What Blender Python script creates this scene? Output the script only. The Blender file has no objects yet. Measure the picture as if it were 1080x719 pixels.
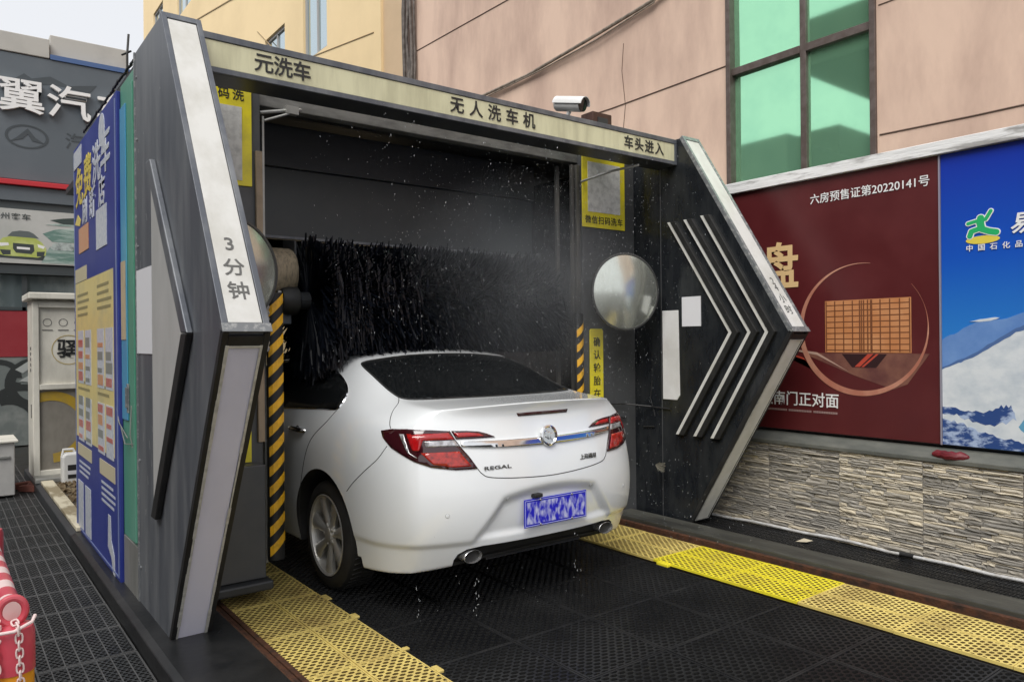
import bpy, bmesh, math, random
from math import sin, cos, pi, radians, sqrt
from mathutils import Vector, Matrix
from mathutils.bvhtree import BVHTree
from mathutils.geometry import delaunay_2d_cdt
random.seed(7)
SC = bpy.context.scene
COL = SC.collection

# ------------------------------------------------------------------ helpers
def link(o, parent=None):
    COL.objects.link(o)
    if parent is not None:
        o.parent = parent
    return o

def thing(name, label, cat, loc=(0, 0, 0), rotz=0, group=None, kind=None):
    o = bpy.data.objects.new(name, None)
    o.empty_display_size = 0.2
    o.location = loc
    o.rotation_euler = (0, 0, rotz)
    COL.objects.link(o)
    return tag(o, label, cat, group, kind)

def tag(o, label, cat, group=None, kind=None):
    o['label'] = label
    o['category'] = cat
    if group: o['group'] = group
    if kind: o['kind'] = kind
    return o

def root_loc(o):
    p = Vector((0, 0, 0))
    while o is not None:
        p += o.location
        o = o.parent
    return p

class MB:
    """collects shapes in world coordinates, then links them as one mesh object"""
    def __init__(s): s.v = []; s.f = []
    def add(s, vs, fs):
        n = len(s.v)
        s.v += [Vector(p) for p in vs]
        s.f += [tuple(i + n for i in f) for f in fs]
        return s
    def box(s, x0, x1, y0, y1, z0, z1, M=None):
        vs = [Vector((x, y, z)) for z in (z0, z1) for y in (y0, y1) for x in (x0, x1)]
        if M is not None: vs = [M @ p for p in vs]
        return s.add(vs, [(0, 2, 3, 1), (4, 5, 7, 6), (0, 1, 5, 4), (2, 6, 7, 3), (0, 4, 6, 2), (1, 3, 7, 5)])
    def prism(s, poly, axis, a, b, M=None):
        """polygon extruded along an axis; the polygon's two numbers are the other axes in order"""
        def p3(p, t):
            q = {'X': (t, p[0], p[1]), 'Y': (p[0], t, p[1]), 'Z': (p[0], p[1], t)}[axis]
            return Vector(q) if M is None else M @ Vector(q)
        n = len(poly)
        vs = [p3(p, a) for p in poly] + [p3(p, b) for p in poly]
        fs = [tuple(range(n))[::-1], tuple(range(n, 2 * n))]
        fs += [(i, (i + 1) % n, n + (i + 1) % n, n + i) for i in range(n)]
        return s.add(vs, fs)
    def tube(s, pts, r, seg=10, cap=True, closed=False):
        pts = [Vector(p) for p in pts]
        n = len(pts)
        rr = r if isinstance(r, (list, tuple)) else [r] * n
        rings = []; up = None
        for i, p in enumerate(pts):
            if closed: t = (pts[(i + 1) % n] - pts[i - 1])
            else: t = (pts[min(i + 1, n - 1)] - pts[max(i - 1, 0)])
            t.normalize()
            if up is None:
                up = Vector((0, 0, 1)) if abs(t.z) < .9 else Vector((1, 0, 0))
            a = t.cross(up).normalized(); up = a.cross(t).normalized()
            rings.append([p + (a * cos(2 * pi * k / seg) + up * sin(2 * pi * k / seg)) * rr[i] for k in range(seg)])
        vs = [q for ring in rings for q in ring]; fs = []
        m = n if closed else n - 1
        for i in range(m):
            j = (i + 1) % n
            for k in range(seg):
                fs.append((i * seg + k, i * seg + (k + 1) % seg, j * seg + (k + 1) % seg, j * seg + k))
        if cap and not closed:
            fs.append(tuple(range(seg))[::-1]); fs.append(tuple(range((n - 1) * seg, n * seg)))
        return s.add(vs, fs)
    def lathe(s, prof, center, axis=(0, 0, 1), seg=32, cap=True):
        """prof: (radius, height along axis)"""
        ax = Vector(axis).normalized()
        e = Vector((0, 0, 1)) if abs(ax.z) < .9 else Vector((1, 0, 0))
        a = ax.cross(e).normalized(); b = ax.cross(a)
        c = Vector(center); vs = []; fs = []
        for r, h in prof:
            for k in range(seg):
                t = 2 * pi * k / seg
                vs.append(c + ax * h + (a * cos(t) + b * sin(t)) * max(r, 1e-4))
        for i in range(len(prof) - 1):
            for k in range(seg):
                fs.append((i * seg + k, i * seg + (k + 1) % seg, (i + 1) * seg + (k + 1) % seg, (i + 1) * seg + k))
        n = (len(prof) - 1) * seg
        if cap:
            fs.append(tuple(range(seg))[::-1]); fs.append(tuple(range(n, n + seg)))
        else:
            for k in range(seg): fs.append((n + k, n + (k + 1) % seg, (k + 1) % seg, k))
        return s.add(vs, fs)
    def build(s, name, mat, parent=None, smooth=False, bevel=0, origin=None, angle=35):
        org = root_loc(parent) if parent is not None else Vector(origin or (0, 0, 0))
        me = bpy.data.meshes.new(name)
        me.from_pydata([tuple(p - org) for p in s.v], [], s.f)
        me.update()
        bm = bmesh.new(); bm.from_mesh(me)
        bmesh.ops.recalc_face_normals(bm, faces=bm.faces[:])
        bm.to_mesh(me); bm.free()
        if smooth:
            me.shade_smooth(); me.set_sharp_from_angle(angle=radians(angle))
        me.materials.append(mat)
        o = bpy.data.objects.new(name, me)
        if parent is None: o.location = org
        link(o, parent)
        if bevel:
            m = o.modifiers.new('bevel', 'BEVEL'); m.width = bevel; m.segments = 2
            m.limit_method = 'ANGLE'; m.angle_limit = radians(40)
        return o

def text(name, body, mat, parent, pos, right, up, size, depth=.002, bold=0, sx=1, align='CENTER', spacing=1.0):
    """lettering as mesh; pos = world centre, right/up = world directions, size = height of a CJK character"""
    cu = bpy.data.curves.new(name, 'FONT'); cu.body = body; cu.size = size * 1.06
    cu.align_x = align; cu.align_y = 'CENTER'; cu.extrude = depth / 2; cu.offset = bold * size
    cu.space_character = spacing; cu.resolution_u = 3
    o = bpy.data.objects.new(name, cu); COL.objects.link(o)
    bpy.context.view_layer.update()
    me = bpy.data.meshes.new_from_object(o.evaluated_get(bpy.context.evaluated_depsgraph_get()))
    bpy.data.objects.remove(o); bpy.data.curves.remove(cu)
    r = Vector(right).normalized(); u = Vector(up).normalized(); n = r.cross(u)
    org = root_loc(parent) if parent is not None else Vector((0, 0, 0))
    p0 = Vector(pos) - org
    for v in me.vertices:
        c = v.co.copy(); v.co = p0 + r * c.x * sx + u * c.y + n * c.z
    me.materials.clear(); me.materials.append(mat); me.name = name
    ob = bpy.data.objects.new(name, me)
    return link(ob, parent)

def copy_tree(o, parent=None):
    c = o.copy(); COL.objects.link(c); c.parent = parent
    for ch in [x for x in bpy.data.objects if x.parent == o]:
        copy_tree(ch, c)
    return c

# ------------------------------------------------------------------ materials
def srgb(r, g, b):
    f = lambda c: ((c / 255) / 12.92 if c / 255 <= .04045 else ((c / 255 + .055) / 1.055) ** 2.4)
    return (f(r), f(g), f(b), 1)

def M(name, col, rough=.5, metal=0, dirt=None, amount=.5, scale=4, detail=6, bump=0, bscale=60, rvar=.15,
      coat=0, stretch=(1, 1, 1), spec=.5, lo=.42, hi=.68):
    """col: base; dirt: second colour blended through streched noise"""
    m = bpy.data.materials.new(name); m.use_nodes = True
    nt = m.node_tree; N = nt.nodes; L = nt.links
    b = N['Principled BSDF']
    b.inputs['Base Color'].default_value = col
    b.inputs['Roughness'].default_value = rough
    b.inputs['Metallic'].default_value = metal
    b.inputs['Coat Weight'].default_value = coat
    b.inputs['Coat Roughness'].default_value = .04
    b.inputs['Specular IOR Level'].default_value = spec
    geo = N.new('ShaderNodeNewGeometry')
    mp = N.new('ShaderNodeMapping'); mp.inputs['Scale'].default_value = stretch
    L.new(geo.outputs['Position'], mp.inputs['Vector'])
    if dirt is not None or rvar:
        n = N.new('ShaderNodeTexNoise'); n.inputs['Scale'].default_value = scale
        n.inputs['Detail'].default_value = detail; n.inputs['Roughness'].default_value = .62
        L.new(mp.outputs['Vector'], n.inputs['Vector'])
        mr = N.new('ShaderNodeMapRange'); mr.inputs['From Min'].default_value = lo; mr.inputs['From Max'].default_value = hi
        L.new(n.outputs['Fac'], mr.inputs['Value'])
        if dirt is not None:
            mx = N.new('ShaderNodeMix'); mx.data_type = 'RGBA'
            mx.inputs['A'].default_value = col; mx.inputs['B'].default_value = dirt
            mu = N.new('ShaderNodeMath'); mu.operation = 'MULTIPLY'; mu.inputs[1].default_value = amount
            L.new(mr.outputs['Result'], mu.inputs[0]); L.new(mu.outputs[0], mx.inputs['Factor'])
            L.new(mx.outputs['Result'], b.inputs['Base Color'])
        if rvar:
            r2 = N.new('ShaderNodeMapRange')
            r2.inputs['To Min'].default_value = max(rough - rvar * .5, .02); r2.inputs['To Max'].default_value = min(rough + rvar, 1)
            L.new(n.outputs['Fac'], r2.inputs['Value']); L.new(r2.outputs['Result'], b.inputs['Roughness'])
    if bump:
        n2 = N.new('ShaderNodeTexNoise'); n2.inputs['Scale'].default_value = bscale; n2.inputs['Detail'].default_value = 4
        L.new(mp.outputs['Vector'], n2.inputs['Vector'])
        bp = N.new('ShaderNodeBump'); bp.inputs['Strength'].default_value = bump; bp.inputs['Distance'].default_value = .01
        L.new(n2.outputs['Fac'], bp.inputs['Height']); L.new(bp.outputs['Normal'], b.inputs['Normal'])
    return m

def G(v): return (v, v, v, 1)
WHITE = M('white_plastic_panel', G(.72), .35, dirt=(.45, .44, .40, 1), amount=.45, scale=3, bump=.05)
STRIPUP = M('white_light_panel', (.66, .66, .635, 1), .4, dirt=(.47, .46, .41, 1), amount=.7, scale=5, stretch=(1, 1, .5), bump=.05, bscale=12)
STRIPLOW = M('lavender_light_panel', (.76, .76, .88, 1), .4, dirt=(.60, .60, .70, 1), amount=.5, scale=2, stretch=(1, 1, .4))
STRIPLOW2 = M('ivory_light_panel', (.80, .79, .73, 1), .4, dirt=(.55, .54, .47, 1), amount=.6, scale=4)
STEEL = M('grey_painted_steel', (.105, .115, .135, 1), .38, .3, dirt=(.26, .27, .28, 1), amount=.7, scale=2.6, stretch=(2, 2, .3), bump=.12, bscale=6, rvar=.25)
STEELD = M('dark_painted_steel', (.035, .038, .043, 1), .4, .2, dirt=(.075, .078, .08, 1), amount=.6, scale=2.5, stretch=(2, 2, .4), bump=.06, bscale=12)
PANELG = M('grey_front_panel', (.085, .088, .092, 1), .45, .2, dirt=(.045, .045, .047, 1), amount=.8, scale=2.4, stretch=(1, 1, .5))
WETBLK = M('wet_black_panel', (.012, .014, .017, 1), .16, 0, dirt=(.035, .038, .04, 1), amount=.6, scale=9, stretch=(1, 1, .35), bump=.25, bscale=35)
NAVY = M('dark_blue_interior', (.016, .021, .027, 1), .35, 0, dirt=(.04, .045, .05, 1), amount=.6, scale=1.6, stretch=(.5, 1, 2))
GANTRYM = M('dark_grey_gantry_cover', (.035, .045, .05, 1), .35, 0, dirt=(.06, .065, .065, 1), amount=.6, scale=2)
ALU = M('dull_aluminium', (.42, .42, .40, 1), .42, .6, dirt=(.24, .24, .22, 1), amount=.6, scale=6, stretch=(1, 1, .4))
EDGEM = M('worn_edge_trim', (.19, .20, .21, 1), .45, .3, dirt=(.5, .5, .48, 1), amount=.7, scale=30, lo=.5, hi=.66)
TAPE = M('silver_sealing_tape', (.62, .62, .58, 1), .4, .2, dirt=(.3, .3, .28, 1), amount=.6, scale=25)
CREAMY = M('cream_header_panel', (.70, .68, .46, 1), .4, dirt=(.42, .40, .26, 1), amount=.7, scale=3.5, stretch=(2.2, 1, .35), bump=.04)
BLACKP = M('black_lettering', G(.02), .5, rvar=0)
GREYTXT = M('grey_lettering', (.12, .12, .115, 1), .5, rvar=0)
SCR = M('scratch_mark', (.45, .46, .46, 1), .6, rvar=0)
YEL = M('yellow_sign_face', (.82, .70, .03, 1), .35, dirt=(.4, .34, .06, 1), amount=.5, scale=6)
YELS = M('yellow_hazard_paint', (.92, .50, .02, 1), .4, dirt=(.35, .2, .03, 1), amount=.6, scale=14)
RUBBERB = M('black_rubber', G(.012), .5, dirt=G(.03), amount=.5, scale=10)
CHROME = M('chrome', G(.85), .07, 1, rvar=.05, scale=8)
PAPER = M('white_paper', (.70, .70, .73, 1), .6, rvar=0)
BRN = M('tan_door_trim', (.34, .26, .18, 1), .6, dirt=(.2, .16, .11, 1), amount=.6, scale=10)
RUST = M('rusty_steel', (.10, .04, .02, 1), .7, .2, dirt=(.03, .018, .013, 1), amount=.95, scale=18, bump=.5, bscale=80)
BRUSHM = M('black_brush_bristle', (.0035, .005, .009, 1), .30, rvar=.15, scale=30, spec=.3)
INFILL = M('pale_infill_sheet', (.50, .50, .49, 1), .45, .1, dirt=(.36, .36, .35, 1), amount=.6, scale=3, stretch=(1, 1, .3))
RIBM = M('worn_rib_plastic', (.10, .10, .10, 1), .45, dirt=(.05, .05, .05, 1), amount=.6, scale=5)
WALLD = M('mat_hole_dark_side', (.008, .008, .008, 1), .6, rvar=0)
WALLY = M('mat_hole_dark_yellow_side', (.13, .085, .02, 1), .7, rvar=0)  # hole sides coloured darker than the yellow mat tops
FRAMEB = M('worn_black_tile_border', (.014, .0145, .016, 1), .38, dirt=(.035, .035, .035, 1), amount=.7, scale=3, spec=.35)
TANMET = M('tan_motor_housing', (.36, .30, .21, 1), .5, .2, dirt=(.11, .09, .07, 1), amount=.85, scale=26, stretch=(2, 2, .5))
MATB = M('black_wet_mat_plastic', (.008, .0085, .010, 1), .26, dirt=(.028, .029, .030, 1), amount=.7, scale=2, rvar=.35, spec=.35)
MATW = M('dusty_black_mat_plastic', (.026, .028, .030, 1), .40, dirt=(.07, .072, .073, 1), amount=.7, scale=3, rvar=.3)
MATY = M('worn_yellow_mat_plastic', (.82, .65, .20, 1), .45, dirt=(.42, .30, .10, 1), amount=.8, scale=3.2, rvar=.2)
MATYN = M('fresh_yellow_mat_plastic', (.90, .78, .04, 1), .4, dirt=(.55, .43, .05, 1), amount=.6, scale=5, rvar=.2)

# ------------------------------------------------------------------ camera, world, light
cam = bpy.data.cameras.new('camera'); co = bpy.data.objects.new('camera', cam); COL.objects.link(co)
YAW, ROLL = radians(37.3), radians(.55)
F_ = Vector((sin(YAW), cos(YAW), 0)); R_ = Vector((cos(YAW), -sin(YAW), 0)); U_ = Vector((0, 0, 1))
R2 = R_ * cos(ROLL) - U_ * sin(ROLL); U2 = R_ * sin(ROLL) + U_ * cos(ROLL)
mw = Matrix(((R2.x, U2.x, -F_.x, 0), (R2.y, U2.y, -F_.y, 0), (R2.z, U2.z, -F_.z, 1.55), (0, 0, 0, 1)))
co.matrix_world = mw
cam.sensor_width = 36; cam.lens = 795 / 1080 * 36; cam.clip_start = .05; cam.clip_end = 2000
SC.camera = co

w = bpy.data.worlds.new('World'); SC.world = w; w.use_nodes = True
wn = w.node_tree.nodes; wl = w.node_tree.links
bg = wn['Background']
sky = wn.new('ShaderNodeTexSky'); sky.sky_type = 'NISHITA'; sky.sun_disc = False
SUN_EL, SUN_AZ = radians(50), radians(236)
sky.sun_elevation = SUN_EL; sky.sun_rotation = SUN_AZ; sky.air_density = 1.0; sky.dust_density = 4.0; sky.ozone_density = 1
hs = wn.new('ShaderNodeHueSaturation'); hs.inputs['Saturation'].default_value = .12
mxw = wn.new('ShaderNodeMix'); mxw.data_type = 'RGBA'; mxw.inputs['Factor'].default_value = .75
wl.new(sky.outputs['Color'], hs.inputs['Color']); wl.new(hs.outputs['Color'], mxw.inputs['A'])
mxw.inputs['B'].default_value = (7.9, 8.1, 8.5, 1)      # flat overcast cloud layer
wl.new(mxw.outputs['Result'], bg.inputs['Color']); bg.inputs['Strength'].default_value = .128
sun = bpy.data.lights.new('sun', 'SUN'); so = bpy.data.objects.new('sun', sun); COL.objects.link(so)
sun.energy = 3.0; sun.angle = radians(40); sun.color = (1, .97, .92)
# sun_rotation is measured clockwise from +Y seen from above
sd = Vector((sin(SUN_AZ) * cos(SUN_EL), cos(SUN_AZ) * cos(SUN_EL), sin(SUN_EL)))
so.rotation_euler = sd.to_track_quat('Z', 'Y').to_euler()
SC.view_settings.view_transform = 'Standard'; SC.view_settings.look = 'None'; SC.view_settings.exposure = 0
SC.cycles.max_bounces = 8; SC.cycles.use_denoising = True

# ------------------------------------------------------------------ ground
GROUND = M('wet_dark_concrete', (.018, .017, .016, 1), .3, dirt=(.04, .037, .032, 1), amount=.7, scale=1.5, rvar=.4, bump=.2, bscale=25)
g = MB(); g.add([(-150, -150, -.02), (150, -150, -.02), (150, 250, -.02), (-150, 250, -.02)], [(0, 1, 2, 3)])
g.build('ground', GROUND)['kind'] = 'structure'
k = MB(); k.prism([(.80, -.02), (.80, .085), (.835, .1), (1.20, .1), (1.20, -.02)], 'Y', 1.5, 6.7)
k.build('left_platform', M('black_wet_platform', (.010, .011, .012, 1), .30, dirt=(.03, .03, .03, 1), amount=.6, scale=3, rvar=.3, bump=.15, bscale=20), bevel=.006)['kind'] = 'structure'
k = MB().prism([(.80, -.02), (.80, .085), (.835, .1), (.858, .1), (.858, -.02)], 'Y', 6.702, 10.6)
k.build('rear_kerb', STEELD, bevel=.006)['kind'] = 'structure'
k = MB(); k.prism([(.86, -.02), (.86, .1), (1.27, .1), (1.27, -.02)], 'Y', 6.702, 10.6).box(1.27, 2.0, 9.25, 10.6, -.02, .1)
k.build('rear_platform', M('dirty_platform', (.05, .04, .03, 1), .4, dirt=(.16, .13, .09, 1), amount=.8, scale=6, rvar=.3, bump=.6, bscale=20), bevel=.006)['kind'] = 'structure'
k = MB(); k.box(4.56, 4.80, .3, 9, -.02, .085)
k.build('right_kerb', M('dark_wet_kerb', (.04, .04, .036, 1), .35, dirt=(.10, .10, .085, 1), amount=.8, scale=5, stretch=(1, .3, 1), bump=.3, bscale=30), bevel=.008)['kind'] = 'structure'
for nm, x0, x1, y0, y1 in (('steel_rail', 4.52, 4.557, .3, 9), ('steel_rail', 1.272, 1.299, 1.5, 9)):
    o = MB().box(x0, x1, y0, y1, -.018, .055 if x0 > 4.5 or x0 < 2 else .045).build(nm, RUST, bevel=.003)
    o['label'] = {4.52: 'rusty brown rail against the right dark kerb',
                  1.272: 'rusty brown rail left of the left yellow mat strip'}[x0]
    o['category'] = 'rail'
o = MB().box(1.203, 1.268, 1.5, 6.7, -.018, .052).box(1.203, 1.215, 1.5, 6.7, .052, .09).build('steel_channel', RUST, bevel=.003)
tag(o, 'rusty brown steel channel between the left black platform and the left yellow strip', 'channel')

# ------------------------------------------------------------------ drain mats: real perforated plates
def mat_mesh(name, w_, l_, nx, ny, hole, th, frame, material, ribs=0, fmat=None, wmat=None):
    mb = MB(); px, py = w_ / nx, l_ / ny
    hx, hy = px / 2, py * 2 / 3
    hexo = [(0, hy), (hx, hy / 2), (hx, -hy / 2), (0, -hy), (-hx, -hy / 2), (-hx, hy / 2)]
    for j in range(ny):
        for i in range(nx):
            cx, cy = (i + .25 + .5 * (j % 2)) * px, (j + .5) * py
            vs = []
            clamp = lambda p: (min(max(p[0], .002), w_ - .002), min(max(p[1], .002), l_ - .002))
            for s_, z in ((1, 0), (hole, 0), (hole * .93, -th)):
                vs += [(*clamp((cx + a * s_, cy + b * s_)), z) for a, b in hexo]
            fs = []
            for k_ in range(6):
                q = (k_ + 1) % 6
                fs.append((k_, q, 6 + q, 6 + k_)); fs.append((6 + k_, 6 + q, 12 + q, 12 + k_))
            mb.add(vs, fs)
    nf0 = len(mb.f); a, h = frame, .0015
    e = .0015
    mb.box(e, a, e, l_ - e, -th, h).box(w_ - a, w_ - e, e, l_ - e, -th, h)
    mb.box(a, w_ - a, e, a, -th, h - .0004).box(a, w_ - a, l_ - a, l_ - e, -th, h - .0004)
    if ribs:
        for r in range(1, ribs):
            x = w_ * r / ribs
            mb.box(x - .003, x + .003, a, l_ - a, -.002, h + .001)
    me = bpy.data.meshes.new(name); me.from_pydata([tuple(p) for p in mb.v], [], mb.f); me.update()
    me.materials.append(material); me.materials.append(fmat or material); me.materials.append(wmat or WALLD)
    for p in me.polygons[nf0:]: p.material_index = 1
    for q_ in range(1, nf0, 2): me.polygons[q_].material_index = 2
    return me
tile_b = mat_mesh('black_tile', .515, .55, 10, 20, .72, .016, .011, MATB, fmat=FRAMEB)
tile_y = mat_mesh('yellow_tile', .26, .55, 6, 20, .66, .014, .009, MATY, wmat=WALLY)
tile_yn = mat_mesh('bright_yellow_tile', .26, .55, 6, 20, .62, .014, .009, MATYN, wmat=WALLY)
tile_w = mat_mesh('walkway_tile', .44, .44, 14, 18, .68, .012, .010, MATW, ribs=7, fmat=RIBM)
tile_d = mat_mesh('drain_tile', .265, .55, 9, 24, .72, .012, .008, MATB, ribs=4)
def lay(me, name, x, y, z, label, group, cat='floor mat', jig=.0015):
    o = bpy.data.objects.new(name, me); COL.objects.link(o)
    o.location = (x + random.uniform(-jig, jig), y + random.uniform(-jig, jig), z + random.uniform(-.0006, .0006))
    o.rotation_euler = (random.uniform(-.002, .002), random.uniform(-.002, .002), random.uniform(-.001, .001))
    return tag(o, label, cat, group)
for j in range(16):
    y = .30 + .55 * j
    for i in range(4):
        lay(tile_b, 'floor_mat', 1.805 + .519 * i, y, .024, 'square black honeycomb drain mat on the wet lane floor', 'black honeycomb mats filling the lane')
for j in range(15):
    y = .275 + .55 * j
    for i in range(2):
        fresh = j in (4, 5)
        if fresh:
            lay(tile_yn, 'yellow_floor_mat', 3.935 + .265 * i, y, .030, 'bright lemon yellow honeycomb mat right of the lane beside the rail', 'bright lemon yellow mats right of the lane')
        else:
            lay(tile_y, 'yellow_floor_mat', 3.935 + .265 * i, y, .028, 'faded ochre honeycomb mat in the strip right of the lane', 'faded yellow mats right of the lane')
        if j >= 1:
            lay(tile_y, 'yellow_floor_mat', 1.302 + .262 * i, y - .28, .028, 'dusty yellow honeycomb mat in the strip left of the lane', 'worn yellow mats left of the lane')
for j in range(23):
    for i in range(3):
        lay(tile_w, 'walkway_mat', .355 - .442 * i, 2.45 + .441 * j, -.004, 'ribbed grey black drain mat on the left walkway', 'ribbed mats paving the left walkway')
for j in range(15):
    for i in range(2):
        lay(tile_d, 'drain_mat', 4.803 + .266 * i, .3 + .551 * j, .03, 'narrow black drain mat along the foot of the stone wall', 'narrow mats between the kerb and the stone wall')
# snapped interlock tabs on the lane edge of the left yellow strip
for i, (y, l_) in enumerate(((4.23, .09), (3.86, .06), (2.98, .07), (3.3, .03))):
    o = MB().box(1.826, 1.858, y, y + l_, .006, .031).build('mat_tab', MATY, bevel=.004)
    tag(o, 'broken yellow interlocking tab at the lane edge of the left strip', 'mat tab', 'broken tabs on the left yellow strip')
o = MB().box(3.905, 3.937, 3.42, 3.52, .01, .031).build('mat_tab', MATYN, bevel=.004)
tag(o, 'yellow interlocking tab on the lane edge of the right strip', 'mat tab')

# ------------------------------------------------------------------ car wash machine
mc = thing('car_wash_machine', 'large drive-in car wash machine with dark steel arrow shaped portal and yellowed header sign', 'car wash', (2.98, 4.2, 0))
def legpoly(y_front=4.0, nose=3.08, y_back=4.68, z0=.06, z1=3.20):
    return [(y_front, z0), (nose, 1.6), (y_front + .06, z1), (y_back, z1), (y_back, z0)]
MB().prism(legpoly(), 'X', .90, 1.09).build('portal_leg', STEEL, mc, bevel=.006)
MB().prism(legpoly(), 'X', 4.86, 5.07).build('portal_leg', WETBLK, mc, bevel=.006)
# sloped light panels on the front of both legs
A0, NO, B0 = Vector((0, 4.06, 3.2)), Vector((0, 3.08, 1.6)), Vector((0, 4.0, .06))
def slope_frame(p, q):
    d = (q - p).normalized(); n = Vector((1, 0, 0)).cross(d)
    if n.y > 0: n = -n
    return d, n
def slope_box(mb, p, q, t0, t1, x0, x1, h0, h1):
    d, n = slope_frame(p, q)
    vs = [p + d * t + n * h + Vector((x, 0, 0)) for h in (h0, h1) for t in (t0, t1) for x in (x0, x1)]
    return mb.add(vs, [(0, 2, 3, 1), (4, 5, 7, 6), (0, 1, 5, 4), (2, 6, 7, 3), (0, 4, 6, 2), (1, 3, 7, 5)])
LU, LL = (A0 - NO).length, (B0 - NO).length
for x0, x1, up_, low_, nm in ((.90, 1.09, STRIPUP, STRIPLOW, 'l'), (4.86, 5.07, STRIPUP, STRIPLOW2, 'r')):
    b = MB(); slope_box(b, A0, NO, .03, LU - .035, x0 + .026, x1 - .026, .0, .010); b.build('light_panel', up_, mc, bevel=.003)
    b = MB(); slope_box(b, NO, B0, .07, LL - .03, x0 + .03, x1 - .03, .0, .008); b.build('light_panel', low_, mc, bevel=.003)
    b = MB()
    for a, c in ((x0 - .002, x0 + .024), (x1 - .024, x1 + .002)):
        slope_box(b, A0, NO, -.012, LU + .004, a, c, -.02, .014)
    slope_box(b, A0, NO, -.012, .026, x0 + .024, x1 - .024, -.004, .0145)
    slope_box(b, A0, NO, LU - .032, LU + .002, x0 + .024, x1 - .024, -.004, .0135)
    b.build('panel_frame', STEEL if nm == 'l' else EDGEM, mc, bevel=.002)
    b = MB()
    for a, c in ((x0 - .002, x0 + .024), (x1 - .024, x1 + .002)):
        slope_box(b, NO, B0, .0, LL - .0, a, c, -.02, .012)
    slope_box(b, NO, B0, .016, .066, x0 + .024, x1 - .024, -.004, .0125)
    b.build('panel_frame', RUBBERB, mc, bevel=.002)
    # ragged silver tape round the lower panel
    b = MB()
    for side in (0, 1):
        t = .06; xx = x0 + .026 if side == 0 else x1 - .026
        d, n = slope_frame(NO, B0)
        while t < LL - .05:
            l_ = random.uniform(.05, .16); wv = random.uniform(.004, .010)
            slope_box(b, NO, B0, t, min(t + l_, LL - .03), xx - wv, xx + wv * .6, .012, .0135 + random.uniform(0, .001))
            t += l_
    t = x0 + .03
    slope_box(b, NO, B0, .062, .072, x0 + .03, x1 - .03, .0125, .0142)
    slope_box(b, NO, B0, LL - .04, LL - .03, x0 + .03, x1 - .03, .0125, .0142)
    b.build('sealing_tape', TAPE, mc)
# nose plates
for x0, x1 in ((.895, 1.095), (4.855, 5.075)):
    b = MB(); slope_box(b, A0, NO, LU - .028, LU + .012, x0, x1, .0145, .018); b.build('nose_plate', EDGEM, mc)
dU, nU = slope_frame(A0, NO)
for ch, t in (('3', 1.445), ('分', 1.57), ('钟', 1.69)):
    text('lettering', ch, GREYTXT, mc, A0 + dU * t + nU * .0115 + Vector((.995, 0, 0)), (1, 0, 0), -dU, .088, .002, .010)
for i, ch in enumerate('24小时'):
    text('lettering', ch, GREYTXT, mc, A0 + dU * (1.44 + .10 * i - (.04 if i else 0)) + nU * .0115 + Vector((4.965, 0, 0)), (1, 0, 0), -dU, .08, .002, .0)
# header
MB().box(1.088, 4.862, 4.13, 4.34, 2.985, 3.19).build('header_box', STEELD, mc, bevel=.005)
MB().box(1.12, 4.835, 4.118, 4.132, 3.015, 3.155).build('header_panel', CREAMY, mc, bevel=.002)
b = MB().box(1.09, 4.86, 4.112, 4.13, 3.157, 3.192).box(1.09, 4.86, 4.112, 4.13, 2.985, 3.013).box(1.09, 1.12, 4.1125, 4.13, 3.013, 3.157).box(4.836, 4.86, 4.1125, 4.13, 3.013, 3.157)
b.build('header_frame', STEEL, mc, bevel=.002)
def hdr(s, x0, x1, size=.105):
    n = len(s)
    for i, ch in enumerate(s):
        text('lettering', ch, BLACKP, mc, (x0 + (x1 - x0) * (i + .5) / n, 4.115, 3.082), (1, 0, 0), (0, 0, 1), size, .003, .014)
hdr('元洗车', 1.385, 1.71); hdr('无人洗车机', 2.63, 3.38); hdr('车头进入', 4.24, 4.71, .10)
# left side plate with arrow moulding
b = MB(); b.prism([(4.24, 2.46), (3.56, 1.60), (4.19, .70), (4.28, .70), (4.28, 2.46)], 'X', .893, .90); b.build('arrow_infill', INFILL, mc)
def chevron(x0, x1, top, nose, bot, wd, z=None):
    (ty, tz), (ny, nz), (by, bz) = top, nose, bot
    return [(ty, tz), (ny, nz), (by, bz), (by - wd, bz), (ny - wd, nz), (ty - wd, tz)]
MB().prism([(4.29, 2.50), (3.60, 1.60), (3.50, 1.60), (4.19, 2.50)], 'X', .868, .8985).build('arrow_moulding', STEEL, mc, bevel=.006)
MB().prism([(3.60, 1.598), (4.24, .66), (4.14, .66), (3.50, 1.598)], 'X', .868, .8985).build('arrow_moulding', RUBBERB, mc, bevel=.006)  # lower half of the same moulding, coloured black instead of grey
MB().box(.8955, .8995, 4.30, 4.70 - .025, 1.50, 1.965).build('paper_notice', PAPER, mc)
b = MB(); b.box(.893, .90, 4.672, 4.69, .06, 3.2); b.build('corner_seam', EDGEM, mc)
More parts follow.
